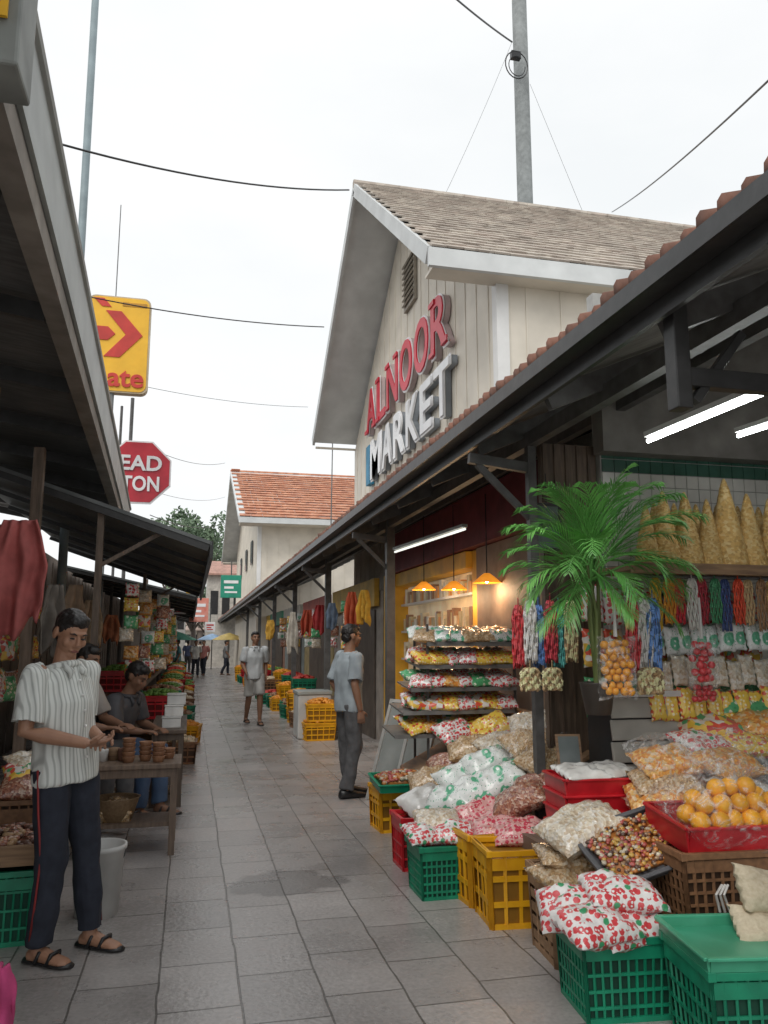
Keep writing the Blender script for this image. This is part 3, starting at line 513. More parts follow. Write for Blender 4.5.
# ---------- right near goods
crate('plastic_crate','green lattice crate at front holding red and white printed bags',(1.86,3.42,0),R(-6),.42,.34,.32,GRN,GRN2,nv=13,nh=5)
for i,(px,py,Y,rz,tl,l) in enumerate(((630,925,3.34,5,3,'lower right red and white printed bag on front green crate'),(577,907,3.45,-20,8,'lower left red and white printed bag on front green crate'),(622,893,3.4,-8,-6,'topmost red and white printed bag on front green crate'),(596,925,3.3,12,0,'small red and white printed bag at front of green crate'))):
    bag('redwhite',at(px,py,Y=Y),.34,.25,.12,(R(tl+18),R(-tl),R(rz)),l)
crate('plastic_crate','dark green crate with flat green lid tray at bottom right',(2.16,2.93,0),R(-10),.5,.42,.36,GRN,GRN2,nv=12,nh=5)
GLID=mat('pale_green_lid',(.08,.42,.26),(.05,.35,.2),rough=.3,bump=.05)
tray('plastic_tray','green flat tray lid lying on the bottom right crate',(2.16,2.93,.377),(0,0,R(-10)),.54,.46,.045,GLID)
bag('sack',at(757,897,Y=3.1)+V((.03,0,.02)),.27,.2,.12,(R(60),R(15),R(12)),'beige woven sack, upper one at right edge'); bag('sack',at(762,934,Y=3.02)+V((.02,0,0)),.28,.2,.11,(R(35),R(18),R(-8)),'beige woven sack, lower one at right edge')
WC=mat('brown_wicker',(.32,.165,.08),(.2,.1,.05),rough=.55,sc=30); WC2=mat('wicker_inside_shade',(.07,.035,.018))
crate('wicker_crate','upper brown woven crate under the tray of oranges',(2.56,3.62,.27),R(-4),.66,.45,.32,WC,WC2,nv=16,nh=6,vw=.014)
crate('wicker_crate','lower brown woven crate behind the bottom right green crate',(2.56,3.62,0),R(-4),.66,.45,.25,WC,WC2,nv=16,nh=5,vw=.014)
tg=MB(); 
for k in range(3): tg.tube([at(722+k*3,885,Y=3.36),at(716+k*4,895,Y=3.33),at(720+k*5,912,Y=3.34)],.006,6)
o=tg.build('cloth_tie',BM['clear']); tag(o,'pale tied plastic strip hanging on brown woven crate','tie')
tray('plastic_tray','red tray holding oranges on the brown woven crate',(2.56,3.6,.61),(R(6),0,R(-4)),.62,.4,.12,RED)
ORG=mat('orange_fruit',(.92,.47,.015),(.88,.37,.01),rough=.35,sc=40,bump=.15)
om=MB().sph((0,0,0),.047,u=20,v=14).mesh('orange',ORG,True)
for row,(n,z,y) in enumerate(((6,.73,3.44),(6,.745,3.54),(5,.8,3.47),(5,.81,3.56),(3,.865,3.52))):
    for i in range(n):
        inst('orange',om,(2.56+(i-(n-1)/2)*.093+U(-.01,.01),y+U(-.01,.01),z),(U(0,6),U(0,6),0),'round orange in the plastic bag on the red tray','fruit','oranges heaped on the red tray',sc=(U(.92,1.08),)*3)
shell(.7,.46,.36,(2.56,3.5,.79),(R(8),0,R(-3)),'clear plastic bag enclosing the oranges on red tray',5)
crate('wooden_crate','pale brown slatted crate behind the front green crate',(1.97,3.98,0),R(-5),.4,.36,.4,mat('palewood',(.45,.28,.16),(.3,.18,.1),rough=.7,sc=20),WC2,nv=5,nh=6,vw=.02,hw=.04)
bag('nuts',at(568,876,Y=3.9),.34,.28,.12,(R(12),0,R(15)),'bag of brown nuts directly under larger nut bag'); bag('pale',at(583,827,Y=3.92),.44,.3,.16,(R(14),R(-14),R(10)),'large clear bag of pale nuts atop slatted crate'); bag('nuts',at(572,857,Y=3.95),.36,.28,.1,(R(5),R(5),R(-12)),'middle bag of nuts in the slatted crate stack')
bt=at(636,850,Y=3.72)
tray('plastic_tray','black tray of mixed dried sweets tilted toward the street',bt,(R(30),R(-12),R(4)),.52,.36,.04,mat('grey_tray',(.12,.12,.13),rough=.35))
swc=[mat('sweet%d'%i,c,rough=.4,coat=.3) for i,c in enumerate([(.66,.25,.06),(.76,.68,.52),(.14,.07,.05),(.8,.5,.12),(.55,.12,.1),(.5,.32,.18)])]
hr=heap(.47,.31,.05,3,swc,.013,520,z=0,name='dried_sweets'); hr.location=bt+V((0,0,.015)); hr.rotation_euler=(R(30),R(-12),R(4)); tag(hr,'loose mixed dried sweets filling the black tray','food')
m=MB(); m.span((2.02,3.72,0),(2.35,4.1,.5)); o=m.build('wooden_box',WOOD); tag(o,'plain wooden box propping up the black tray','box')
rl=['bottom','second','third','top']
for i in range(4): tray('plastic_tray','red stacked tray behind nut bags, '+rl[i]+' of four',(2.28,4.36,.46+i*.088),(0,0,R(-5)),.48,.34,.08,RED)
m=MB(); m.span((1.95,4.2,0),(2.7,4.7,.44)); o=m.build('display_box',DWOOD); tag(o,'dark low display box under the red tray stack','box')
for i,(dx,dy,kd,l) in enumerate(((-.1,-.03,'clear','cloudy clear bag lying on red tray stack, left'),(.1,0,'clear','cloudy clear bag lying on red tray stack, right'))): bag(kd,(2.28+dx,4.34+dy,.83),.28,.26,.07,(R(8),0,R(20*i)),l)
m=MB(); m.span((2.75,3.95,0),(4.6,4.75,.62)); o=m.build('stall_counter',DWOOD,bev=.01); tag(o,'dark wooden stall counter under the snack bags','counter')
lst=[(660,812,4.0,'brown','reddish brown snack pack at bottom of left counter stack'),(658,796,4.0,'orange','orange snack pack above the bottom pack on counter'),(662,780,4.05,'nuts','nut brown snack pack high in left counter stack'),(664,760,4.1,'orange','wide orange chip bag atop left counter stack'),(725,762,4.0,'orange','orange chip bag wrapped in plastic, right side of counter'),(700,742,4.3,'redwhite','red and white bag behind orange bags on counter'),(745,742,4.3,'yellow','yellow printed bag at back right of the counter'),(705,725,4.45,'mixed','multicoloured packet bag at back of the counter'),(755,722,4.4,'orange','orange bag at far right back of counter'),(745,790,3.85,'clear','cloudy bag end behind the oranges'),(735,700,4.6,'green','green packet leaning on wall below white packets'),(690,775,4.1,'brown','dark brown bag between the orange chip bags')]
for px,py,Y,kd,l in lst: bag(kd,at(px,py,Y=Y)+V((.02,0,-.01)),.36,.28,.12,(R(U(15,30)),R(U(-8,8)),R(U(-20,20))),l)
shell(.55,.4,.24,at(735,754,Y=3.93),(R(20),0,R(10)),'crumpled clear plastic wrap over bags on the counter',9)
shell(.46,.36,.2,at(672,756,Y=4.0),(R(15),0,R(-10)),'crumpled clear plastic wrap beside the slatted cabinet',10)
shell(.5,.4,.26,at(530,736,Y=5.5),(R(20),R(-15),R(-10)),'crumpled clear plastic wrap over topmost pale bags of mound',11)
m=MB(); m.span((2.66,4.5,2.0),(4.7,4.95,2.04)); m.span((2.66,4.47,1.98),(4.7,4.498,2.05)); o=m.build('wall_shelf',WOOD,bev=.004); tag(o,'long wooden shelf holding the golden woven cones','shelf')
CN=mat('golden_weave',(.62,.4,.14),rough=.6,sc=60,bump=.7,tex='voro',ramp=[(.82,.56,.22),(.74,.46,.15),(.86,.64,.3),(.64,.39,.13)])
m=MB(); pr=[]
for k in range(25): z=k/24; pr.append((.1*(1-z)**.75*(1+.05*math.sin(z*80))+.006,z*.55))
cm=m.lathe(pr,n=16).mesh('cone',CN,True)
for px,sc_,l in((648,.8,'leftmost'),(666,.98,'second from left'),(688,.98,'third from left'),(710,.9,'fourth from left'),(729,1.18,'tallest, fifth from left'),(751,1.0,'sixth from left'),(773,.95,'at right edge')):
    q=at(px,560,Y=4.68); inst('woven_cone',cm,(q.x,q.y,2.041),(0,0,U(0,6)),'golden woven cone on the wooden shelf, '+l,'cone',sc=(sc_*1.05,sc_*1.05,sc_*.95))
for k,px in enumerate((657,677,699,720,741,762)): q=at(px,560,Y=4.86); inst('woven_cone',cm,(q.x,q.y,2.041),(0,0,U(0,6)),'shorter golden cone in the back row behind the others','cone','golden cones in the back row on the shelf',sc=(.95,.95,.85))
BCOL=[('yellow',(.85,.55,.05)),('orange',(.85,.36,.04)),('crimson',(.65,.03,.05)),('white',(.75,.73,.68)),('maroon',(.4,.03,.05)),('dark green',(.06,.26,.12)),('navy',(.06,.1,.28)),('scarlet',(.75,.08,.03)),('tan',(.6,.42,.22)),('brown',(.36,.2,.1)),('ochre',(.68,.45,.14)),('cream',(.74,.67,.53)),('black',(.05,.05,.05))]
def bundle(name,label,loc,w,h,mt,cat='bundle'):
    m=MB(); n=9
    for k in range(n):
        x=(k/(n-1)-.5)*w*.85; L_=h*U(.93,1); pts=[];rr_=[]
        for j in range(13): s_=j/12; pts.append((x*(.4+.6*min(1,s_*5)),.008*math.sin(k*2+j),-L_*s_)); rr_.append(w*.085*(.6+.4*(j%2)))
        m.tube(pts,rr_,6)
    m.tube([(0,0,-.005),(0,0,.05)],.004,5); m.tube([(-w*.3,0,-h*.16),(w*.3,0,-h*.16)],w*.13,7); o=m.build(name,mt,sm=True); o.location=loc; return tag(o,label,cat)
for i,(cn,c) in enumerate(BCOL):
    q=at(655+i*11.5,579,Y=4.55); bundle('strung_bundle',cn+' strung bundle hanging under the cone shelf',(q.x,q.y-.02*(i%2),1.96),.085,.3 if i%3 else .34,mat('bd_'+cn,c,rough=.5,sc=30))
for r_,(y,z,lab,kd) in enumerate(((4.62,1.58,'white and green packet in upper hanging row by the right wall','greenwhite'),(4.55,1.36,'white and brown packet in lower hanging row by the right wall','pale'),(4.5,1.17,'yellow packet in bottom hanging row by the right wall','yellow'))):
    for i in range(14): bag(kd,(2.8+i*.1,y+.02*(i%2),z+U(-.02,.02)),.105,.2,.05,(R(80),0,R(U(-10,10))),lab,'hanging packets in the '+['upper','lower','bottom'][r_]+' row',name='snack_packet',cat='packet')
for r_ in range(3):
    for i in range(9): bag(['redwhite','mixed','green'][r_],(2.6+i*.15,4.9,1.8-.3*r_+U(-.02,.02)),.15,.26,.07,(R(85),0,R(U(-10,10))),['red and white packet hung in row against tiled wall, upper','multicoloured packet hung in row against tiled wall, middle','green packet hung in row against tiled wall, lower'][r_],['upper red packets on tiled wall','middle coloured packets on tiled wall','lower green packets on tiled wall'][r_],name='snack_packet',cat='packet')
m=MB(); m.tube([(2.6,4.55,1.97),(4.7,4.55,1.965)],.012); o=m.build('hanging_rail',DK); tag(o,'dark rail under shelf carrying strung bundles','rail')
def ballbag(px,py,Y,w,h,mt,label,r_=.024):
    q=at(px,py,Y=Y); r=empty('hanging_bag',q,label,'bag'); m=MB(); q2=random.Random(px)
    nx=int(w/(r_*1.8)); nz_=int(h/(r_*1.55))
    for j in range(nz_):
        for i in range(nx): m.sph(((i-(nx-1)/2)*r_*1.8+q2.uniform(-.006,.006)+(j%2)*r_*.9-.45*r_,q2.uniform(-.02,.02),h/2-(j+.5)*h/nz_+q2.uniform(-.006,.006)),r_*q2.uniform(.9,1.08),u=10,v=7)
    o=m.build('balls',mt,r,sm=True); o['kind']='stuff'
    f=link('film',bag_mesh(w*1.2,h*1.2,.12,px,FILM),r); f.rotation_euler=(R(90),0,0)
    MB().tube([(0,0,h*.58),(0,0,h*.58+.25)],[.012,.006],6).build('tie',WHT,r)
ballbag(617,668,4.15,.2,.3,mat('orange_balls',(.88,.42,.04),(.78,.32,.03),rough=.35,sc=30),'clear hanging bag of small orange balls beside the palm')
ballbag(703,662,4.35,.17,.24,BM['red'],'clear hanging bag of red balls, upper one'); ballbag(704,693,4.4,.15,.1,BM['red'],'small hanging bag of red balls, lower one',.02)
TC=[('red',(.65,.04,.05)),('white',(.75,.73,.69)),('blue',(.09,.2,.46)),('dark red',(.45,.03,.05)),('teal',(.08,.36,.34)),('tan',(.6,.43,.24))]
for i in range(6):
    q=at(518+i*10,605,Y=5.0); bundle('bead_tassel',TC[i][0]+' beaded tassel hanging left of the palm',(q.x,q.y-.03*(i%2),q.z+.03*(i%2)),.1,.42,mat('ts_'+TC[i][0],TC[i][1],rough=.5,sc=50,tex='voro',ramp=[TC[i][1],tuple(x*.5 for x in TC[i][1]),tuple(min(.8,x*1.7+.05) for x in TC[i][1])]),'tassel')
for i,px in enumerate((530,552)):
    q=at(px,668,Y=4.9); bundle('bead_tassel',('left' if i==0 else 'right')+' tan fringed tassel below the beaded tassels',(q.x,q.y,q.z),.15,.15,MC['ts_tan'],'tassel')
for i,(px,cn,c) in enumerate(((631,'red',TC[0][1]),(643,'white',TC[1][1]),(652,'blue',TC[2][1]))):
    q=at(px,598,Y=4.35); bundle('bead_tassel',cn+' long tassel hanging right of the palm',(q.x,q.y,q.z),.1,.46,MC['ts_'+cn],'tassel')
q=at(650,668,Y=4.3); bundle('bead_tassel','wide tan fringe hanging under the blue tassel',q,.18,.16,MC['ts_tan'],'tassel')
r=empty('slatted_cabinet',(2.72,4.68,0),'grey slatted cabinet standing under the palm plant','cabinet')
m=MB(); m.span((-.22,-.15,0),(.22,.15,1.22)); m.build('body',BLK,r); m=MB()
for k in range(9): m.box((0,-.165,.12+k*.13),(.46,.02,.12),Euler((R(-10),0,0)))
m.build('slats',mat('greybeige',(.5,.48,.43),(.42,.4,.36)),r,bev=.004); m=MB(); m.span((-.24,-.19,1.225),(.24,.17,1.26)); m.build('top',BM['clear'],r)
# palm
pc=at(592,556,Y=4.25); r=empty('potted_palm',(pc.x,pc.y,1.2),'feathery green potted palm in front of dark arcade post','plant')
m=MB(); m.lathe([(.07,-.05),(.1,.12),(.105,.13),(.09,.13),(.08,.1)],n=16); m.build('pot',mat('dark_pot',(.07,.06,.05)),r,sm=True)
m=MB(); zc=pc.z-1.2
for k in range(6): m.tube([(U(-.02,.02),U(-.02,.02),.1),(U(-.05,.05),U(-.05,.05),zc*.6),(U(-.06,.06),U(-.05,.05),zc)],[.014,.011,.008],6)
m.build('stem',mat('palm_stem',(.2,.26,.08)),r)
PL=mat('palm_leaf',(.2,.5,.12),(.1,.34,.07),rough=.4,sc=4,var=.3)
fr=[(85,62,.78,2.6),(92,40,.72,2.2),(70,78,.7,2.6),(100,18,.66,1.6),(60,30,.62,2.5),(-88,64,.66,2.6),(-95,44,.6,2.2),(-70,80,.62,2.8),(-85,20,.58,1.6),(-60,5,.55,2),(10,80,.6,3),(-30,84,.62,2.4),(40,84,.68,2.4),(-20,40,.5,4),(30,35,.55,4),(0,10,.5,3),(-110,78,.66,2.4),(120,78,.75,2.4),(88,82,.7,1.8),(-60,55,.6,3.4),(50,60,.7,2.8),(-90,-8,.5,2),(80,0,.6,2),(-45,-28,.5,1.5),(150,60,.55,3),(-150,60,.55,3),(-80,80,.6,1.8),(105,64,.8,2.2),(95,2,.66,2),(-75,-18,.55,1.5),(20,-25,.5,1),(55,-18,.6,1.5),(-40,20,.55,3),(75,50,.74,2.4),(-80,38,.64,2.4),(30,88,.55,1.4)]
for (az,e0,ln,dr) in fr:
    a=R(az+U(-8,8)); h=V((math.sin(a),-math.cos(a)*.75,0)); pts=[];q=V((U(-.05,.05),U(-.04,.04),zc-.06+U(-.12,.04))); n=28; dz=R(e0+U(-4,4))
    for k in range(n): pts.append(q.copy()); dz-=R(dr*U(.9,1.1)*(.3+1.3*k/n)); q=q+(h*math.cos(dz)+V((0,0,math.sin(dz))))*ln/n
    m=MB(); m.tube(pts,[.006*(1-k/n)+.0015 for k in range(n)],5); side=h.cross(V((0,0,1))).normalized()
    for k in range(4,n):
        s_=k/n; L_=.23*max(.05,math.sin(PI*min(1,.2+s_*.8)))**.55; t=(pts[k]-pts[k-1]).normalized()
        for sg in(-1,1):
            d=(side*sg*.7+t*.95+V((0,0,-.02+U(-.2,.2)))).normalized(); tip=pts[k]+d*L_*U(.85,1.1)+V((0,0,-.03*s_-.01)); mid=pts[k]+d*L_*.5; w_=t*.008
            m.quad(pts[k]-w_*.5,mid-w_,mid+w_,pts[k]+w_*.5); m.quad(mid-w_,tip,tip+t*.001,mid+w_)
    m.build('frond',PL,r)
# mid goods
crate('plastic_crate','front yellow crate holding pink printed bags',(1.84,4.55,0),R(-5),.36,.34,.4,YEL,YEL2,nv=5,nh=3,vw=.02,hw=.03)
crate('plastic_crate','second yellow crate partly behind the front yellow crate',(1.84,4.95,0),R(4),.38,.34,.4,YEL,YEL2,nv=5,nh=3,vw=.02,hw=.03)
for px,py,Y,l in((498,830,4.9,'pink printed bag on second yellow crate, left'),(520,832,4.75,'pink printed bag on second yellow crate, right'),(505,822,5.1,'pink printed bag at back of the yellow crates')): bag('pink',at(px,py,Y=Y),.32,.28,.12,(R(14),R(U(-8,8)),R(U(-25,25))),l)
crate('plastic_basket','green lattice basket with red and white bags left of yellow crate',(1.6,5.12,0),0,.36,.32,.3,GRN,GRN2,nv=13,nh=6)
for px,py,Y,kd,l in((428,833,5.1,'redwhite','red and white bag on green basket, left one'),(455,832,5.05,'redwhite','red and white bag on green basket, right one'),(437,820,5.2,'pale','pale clear bag at back of the green basket')): bag(kd,at(px,py,Y=Y),.3,.26,.1,(R(14),0,R(U(-25,25))),l)
crate('plastic_crate','small dark red crate behind the green basket',(1.62,5.75,0),0,.3,.3,.34,RED,RED2,nv=8,nh=4)
crate('plastic_crate','small yellow crate carrying green tray near standing man',(1.74,6.9,0),R(3),.34,.34,.34,YEL,YEL2,nv=5,nh=3,vw=.018,hw=.026)
tray('plastic_tray','green tray heaped with snacks on small yellow crate',(1.78,6.75,.37),(R(5),0,0),.5,.42,.06,GRN)
hp=heap(.44,.36,.09,8,[MC['sweet0'],MC['sweet1'],MC['sweet4']],.022,230,name='snack_heap'); hp.location=(1.78,6.75,.4); tag(hp,'loose reddish snack heap in green tray','food')
crate('plastic_crate','dark green crate under sloping display of bags',(1.95,6.1,0),0,.4,.4,.35,GRN,GRN2)
r=empty('display_table',(2.4,6.2,0),'sloping wooden display table under mounded snack bags','table'); m=MB(); slab(m,[(1.95,5.2,.42),(1.95,7.5,.42),(3.0,7.5,.95),(3.0,5.2,.95)],.03); m.build('top',WOOD,r,world=True)
for x,y,z in((2,5.3,.4),(2,7.4,.4),(2.95,5.3,.88),(2.95,7.4,.88)): m=MB(); m.bar((x,y,0),(x,y,z),.05); m.build('leg',WOOD,r,world=True)
ml=[(425,802,5.9,'clear','cloudy white bag at lower left of the mound'),(452,800,5.5,'greenwhite','green and white bag low in mound, left'),(478,790,5.45,'greenwhite','green and white bag low in mound, centre'),(500,780,5.4,'greenwhite','green and white bag low in mound, right'),(462,778,5.8,'greenwhite','green and white bag in upper row of mound, left'),(487,763,5.75,'greenwhite','topmost green and white bag of mound'),(510,770,5.7,'clear','cloudy white bag beside topmost green bag'),(432,780,6.4,'nuts','nut bag at left back of mound'),(450,765,6.6,'brown','dark brown bag at left back of mound'),(415,790,6.8,'pale','pale clear bag leftmost in mound'),(470,748,6.5,'nuts','nut bag high at back of mound'),(500,745,6.2,'pale','pale clear bag high in mound, middle'),(528,742,5.6,'nuts','large nut bag under the topmost pale bag'),(535,725,5.7,'pale','topmost pale clear bag of mound near post'),(545,760,5.3,'nuts','nut bag at right of mound near frame sign'),(520,800,5.05,'brown','reddish brown speckled bag above yellow crates'),(540,790,5.1,'brown','dark brown bag by the red tray stack'),(455,732,6.9,'redwhite','red and white packet bag behind mound'),(490,728,6.8,'yellow','yellow packet bag behind mound'),(480,815,5.3,'pink','pink bag beneath green and white bags')]
for px,py,Y,kd,l in ml: bag(kd,at(px,py,Y=Y),.38,.28,.16,(R(U(15,32)),R(U(-25,-5)),R(U(-40,30))),l)
m=MB(); m.box((0,0,0),(.16,.015,.22)); m.m=1; m.box((0,-.009,0),(.13,.004,.19)); o=m.build('price_board',[WOOD,mat('slate',(.18,.21,.21),(.12,.15,.15))]); o.location=at(569,752,Y=4.85); o.rotation_euler=(R(-15),0,R(-10)); tag(o,'small framed dark board leaning among the bags','board')
# rack
r=empty('display_rack',(2.52,7.3,0),'black wire display rack with tiers of snack packets','rack'); m=MB()
for x,y in((-.42,-.22),(.42,-.22),(-.42,.22),(.42,.22)): m.bar((x,y,0),(x,y,1.72),.02)
m.build('frame',DK,r)
tz=[.76,.96,1.16,1.36,1.56]; tn=['bottom','second','middle','fourth','top']
for i,z in enumerate(tz):
    e_=.05*(4-i); m=MB(); m.box((-e_,-.06,z),(.9+e_,.5,.015),Euler((R(6),0,0))); m.box((-e_,-.31,z-.02),(.9+e_,.012,.035)); m.build('shelf',mat('rack_steel',(.3,.3,.29),(.2,.2,.2),rough=.4,metal=.4),r)
    for j in range(7):
        for d_ in(0,1): bag(rnd.choice([['orange','mixed','yellow'],['mixed','redwhite','yellow'],['green','redwhite','orange'],['mixed','yellow','redwhite'],['nuts','greenwhite','mixed']][i]),(2.5-.42-e_*.5+j*.138,7.08+.2*d_+U(-.02,.02),z+.055+.03*d_),.21,.24,.09,(R(22),R(U(-12,12)),R(U(-25,25))),'snack packet lying on %s tier of black rack'%tn[i],'packets on the %s tier of the rack'%tn[i],name='snack_packet',cat='packet')
r=empty('leaning_frame',(1.98,7.95,0),'grey glazed frame panel leaning beside display rack','panel'); r.rotation_euler=(R(-24),0,R(-50)); m=MB()
for a,b in(((-.3,0,.02),(.3,0,.02)),((-.3,0,1.03),(.3,0,1.03)),((-.3,0,0),(-.3,0,1.05)),((.3,0,0),(.3,0,1.05)),((0,0,0),(0,0,1.05))): m.bar(a,b,.035)
m.build('frame',mat('alu',(.55,.55,.53),(.45,.45,.43),metal=.3,rough=.4),r); m=MB(); m.box((0,.004,.5),(.58,.008,1.0)); m.build('pane',mat('dusty_glass',(.34,.36,.35),(.25,.27,.26),rough=.2,sc=4),r)
# ---------- people
def hand(mb,w,d,n,s_,curl=25,sc=1.):
    w,d,n=V(w),V(d).normalized(),V(n); n=(n-d*n.dot(d)).normalized(); s=V(s_); s=(s-d*s.dot(d)-n*s.dot(n)).normalized()
    mb.rings([(w+d*x*sc,s*a*sc,n*b*sc) for x,a,b in((-.02,.024,.018),(.01,.027,.017),(.04,.038,.016),(.075,.043,.014),(.09,.038,.011))],12)
    for off,ln in((.031,.072),(.0105,.08),(-.0105,.075),(-.031,.058)):
        q=w+d*.08*sc+s*off*sc; pts=[q]; a=R(curl*.5); dd=d+s*off*2
        for f_ in(.42,.32,.26): q=q+(dd*math.cos(a)+n*math.sin(a)).normalized()*ln*f_*sc; pts.append(q); a+=R(curl)
        mb.tube(pts,[.0095*sc,.009*sc,.0083*sc,.006*sc],8)
    q=w+d*.02*sc+s*.03*sc; mb.tube([q,q+(d*.5+s*.7+n*.3).normalized()*.04*sc,q+(d*.75+s*.45+n*.45).normalized()*.075*sc],[.014*sc,.011*sc,.008*sc],8)
STAND=dict(pel=(0,0,.95),nk=(0,0,1.43),head=(0,-.025,1.6),hr=(0,0,0),hip=[(.09,0,.92),(-.09,0,.92)],kn=[(.1,-.02,.5),(-.1,-.02,.5)],an=[(.1,.02,.09),(-.1,.02,.09)],sh=[(.18,0,1.38),(-.18,0,1.38)],el=[(.24,.04,1.11),(-.24,.04,1.11)],wr=[(.25,-.06,.87),(-.25,-.06,.87)],hd=[(0,-.1,-1),(0,-.1,-1)],hn=[(-1,-.3,0),(1,-.3,0)],hs=[(0,-1,0),(0,-1,0)])
SIT=dict(STAND,pel=(0,0,.55),nk=(0,-.08,1.03),head=(0,-.13,1.2),hr=(18,0,0),hip=[(.09,0,.53),(-.09,0,.53)],kn=[(.13,-.42,.52),(-.13,-.42,.5)],an=[(.13,-.44,.09),(-.13,-.4,.09)],sh=[(.18,-.07,.98),(-.18,-.07,.98)],el=[(.23,-.16,.74),(-.23,-.16,.74)],wr=[(.12,-.38,.7),(-.12,-.38,.7)],hd=[(-.4,-1,0),(.4,-1,0)],hn=[(0,0,-1),(0,0,-1)],hs=[(-1,0,0),(1,0,0)])
def person(label,loc,rz,P,skin,shirt,trou,hair,vox,sc=1.,shorts=False,shoe=None,group=None,toe=(0,-1,0),stripe=None,placket=False):
    r=empty('person',loc,label,'person',group,rz); r.scale=(sc,)*3
    pel,nk,hd=V(P['pel']),V(P['nk']),V(P['head']); sx=(V(P['sh'][0])-V(P['sh'][1])).normalized(); fy=sx.cross((nk-pel).normalized()).normalized()
    def tor(mb,tab): mb.rings([(pel.lerp(nk,t)+fy*o_,sx*a,fy*b) for t,a,b,o_ in tab],22)
    H=Matrix.Translation(hd)@Euler([R(x) for x in P['hr']],'XYZ').to_matrix().to_4x4()
    b=MB(); tor(b,((-.12,.1,.08,0),(0,.15,.1,0),(.25,.13,.095,0),(.6,.16,.11,0),(.84,.16,.09,0),(.95,.09,.065,0),(1.02,.055,.055,0)))
    b.tube([nk-(nk-pel)*.08,nk.lerp(hd,.4),hd+V((0,.01,-.03))],[.062,.054,.055],14)
    b.sph((0,.012,.03),(.076,.096,.088),H,20,14); b.sph((0,-.022,-.03),(.063,.072,.083),H,20,14); b.sph((0,-.06,-.09),(.03,.028,.024),H); b.sph((0,-.076,.03),(.05,.018,.012),H)
    b.tube([H@V((0,-.086,.02)),H@V((0,-.1,-.005)),H@V((0,-.108,-.028))],[.008,.011,.015],8); b.sph((0,-.098,-.032),(.02,.012,.01),H); b.sph((0,-.087,-.062),(.026,.014,.011),H)
    for s_ in(1,-1): b.sph((s_*.078,.012,-.008),(.011,.02,.034),H); b.sph((s_*.04,-.066,-.025),(.024,.02,.024),H)
    for i in(0,1):
        sh,el,wr=V(P['sh'][i]),V(P['el'][i]),V(P['wr'][i]); hp,kn,an=V(P['hip'][i]),V(P['kn'][i]),V(P['an'][i])
        b.tube([sh.lerp(nk,.3),sh,sh.lerp(el,.4),el,el.lerp(wr,.3),wr],[.05,.056,.048,.04,.041,.027],12); b.sph(sh,.056)
        b.tube([hp,hp.lerp(kn,.5),kn,kn.lerp(an,.35),an,an+V((0,0,-.04))],[.085,.075,.055,.055,.036,.04],12)
        hand(b,wr,P['hd'][i],P['hn'][i],P['hs'][i],P.get('curl',28),1)
        t=V(toe); sd=t.cross(V((0,0,1))); b.rings([(an+V((0,0,-.055))+t*x+V((0,0,z)),sd*w_,V((0,0,h))) for x,z,w_,h in((-.055,0,.02,.02),(-.04,0,.034,.032),(.03,.005,.036,.04),(.1,-.008,.043,.026),(.155,-.014,.042,.018),(.185,-.018,.025,.01))],12)
    remesh(b,vox,'body',skin,r,it=2)
    m=MB(); tor(m,((-.22,.178,.138,0),(0,.178,.138,0),(.25,.17,.134,-.0),(.6,.182,.132,0),(.82,.18,.107,0),(.93,.13,.085,0),(1.0,.078,.072,0)))
    for i in(0,1): sh,el=V(P['sh'][i]),V(P['el'][i]); m.tube([sh.lerp(nk,.35),sh,sh.lerp(el,.5),sh.lerp(el,.86)],[.06,.072,.078,.084],14); m.sph(sh,.07)
    remesh(m,max(vox,.008),'shirt',shirt,r,.024,6,3,(1,1,.5))
    m=MB(); ax=(nk-pel).normalized(); c0=nk-ax*.012
    m.tube([c0+sx*.079*math.cos(a*PI/8)+fy*.076*math.sin(a*PI/8)+ax*(.014*math.sin(a*PI/8)) for a in range(-3,12)],[.006]+[.02]*13+[.006],8)
    fs=-1 if (fy.y>0) else 1
    for sg in(1,-1): m.tube([c0+sx*sg*.055+fy*fs*.06+ax*.015,c0+sx*sg*.04+fy*fs*.105-ax*.03,c0+sx*sg*.055+fy*fs*.11-ax*.06],[.016,.018,.004],6)
    m.build('collar',shirt,r,sm=True)
    if placket:
        for k in range(6): q=pel.lerp(nk,.82-.16*k)+fy*fs*(.118+.03*min(1,k*.5)); m=MB(); m.sph(q,.0075,u=8,v=5); m.build('button',WHITE,r,sm=True)
    m=MB(); tor(m,((-.16,.12,.1,0),(0,.162,.122,0),(.12,.155,.118,0)))
    for i in(0,1):
        hp,kn,an=V(P['hip'][i]),V(P['kn'][i]),V(P['an'][i])
        if shorts: m.tube([hp,hp.lerp(kn,.5),hp.lerp(kn,.92)],[.1,.098,.1],14)
        else: m.tube([hp,hp.lerp(kn,.5),kn,kn.lerp(an,.5),an+V((0,0,.0))],[.098,.092,.076,.07,.068],14)
    remesh(m,max(vox,.008),'trousers',trou,r,.017,8,3,(1,1,.6))
    if stripe:
        m=MB()
        for i in(0,1):
            sg=1 if i==0 else -1; hp,kn,an=V(P['hip'][i]),V(P['kn'][i]),V(P['an'][i]); m.tube([hp+V((sg*.093,-.01,0)),hp.lerp(kn,.5)+V((sg*.09,-.01,0)),kn+V((sg*.076,-.01,0)),kn.lerp(an,.5)+V((sg*.07,-.01,0)),an+V((sg*.066,-.01,.02))],.006,6)
        m.build('side_stripe',stripe,r,sm=True)
    m=MB(); m.sph((0,.02,.045),(.081,.096,.083),H,20,14); m.sph((0,-.028,.083),(.064,.06,.04),H,16,10); m.sph((0,.052,-.01),(.071,.058,.066),H,16,10)
    for s_ in(1,-1): m.sph((s_*.066,-.012,.03),(.011,.022,.026),H)
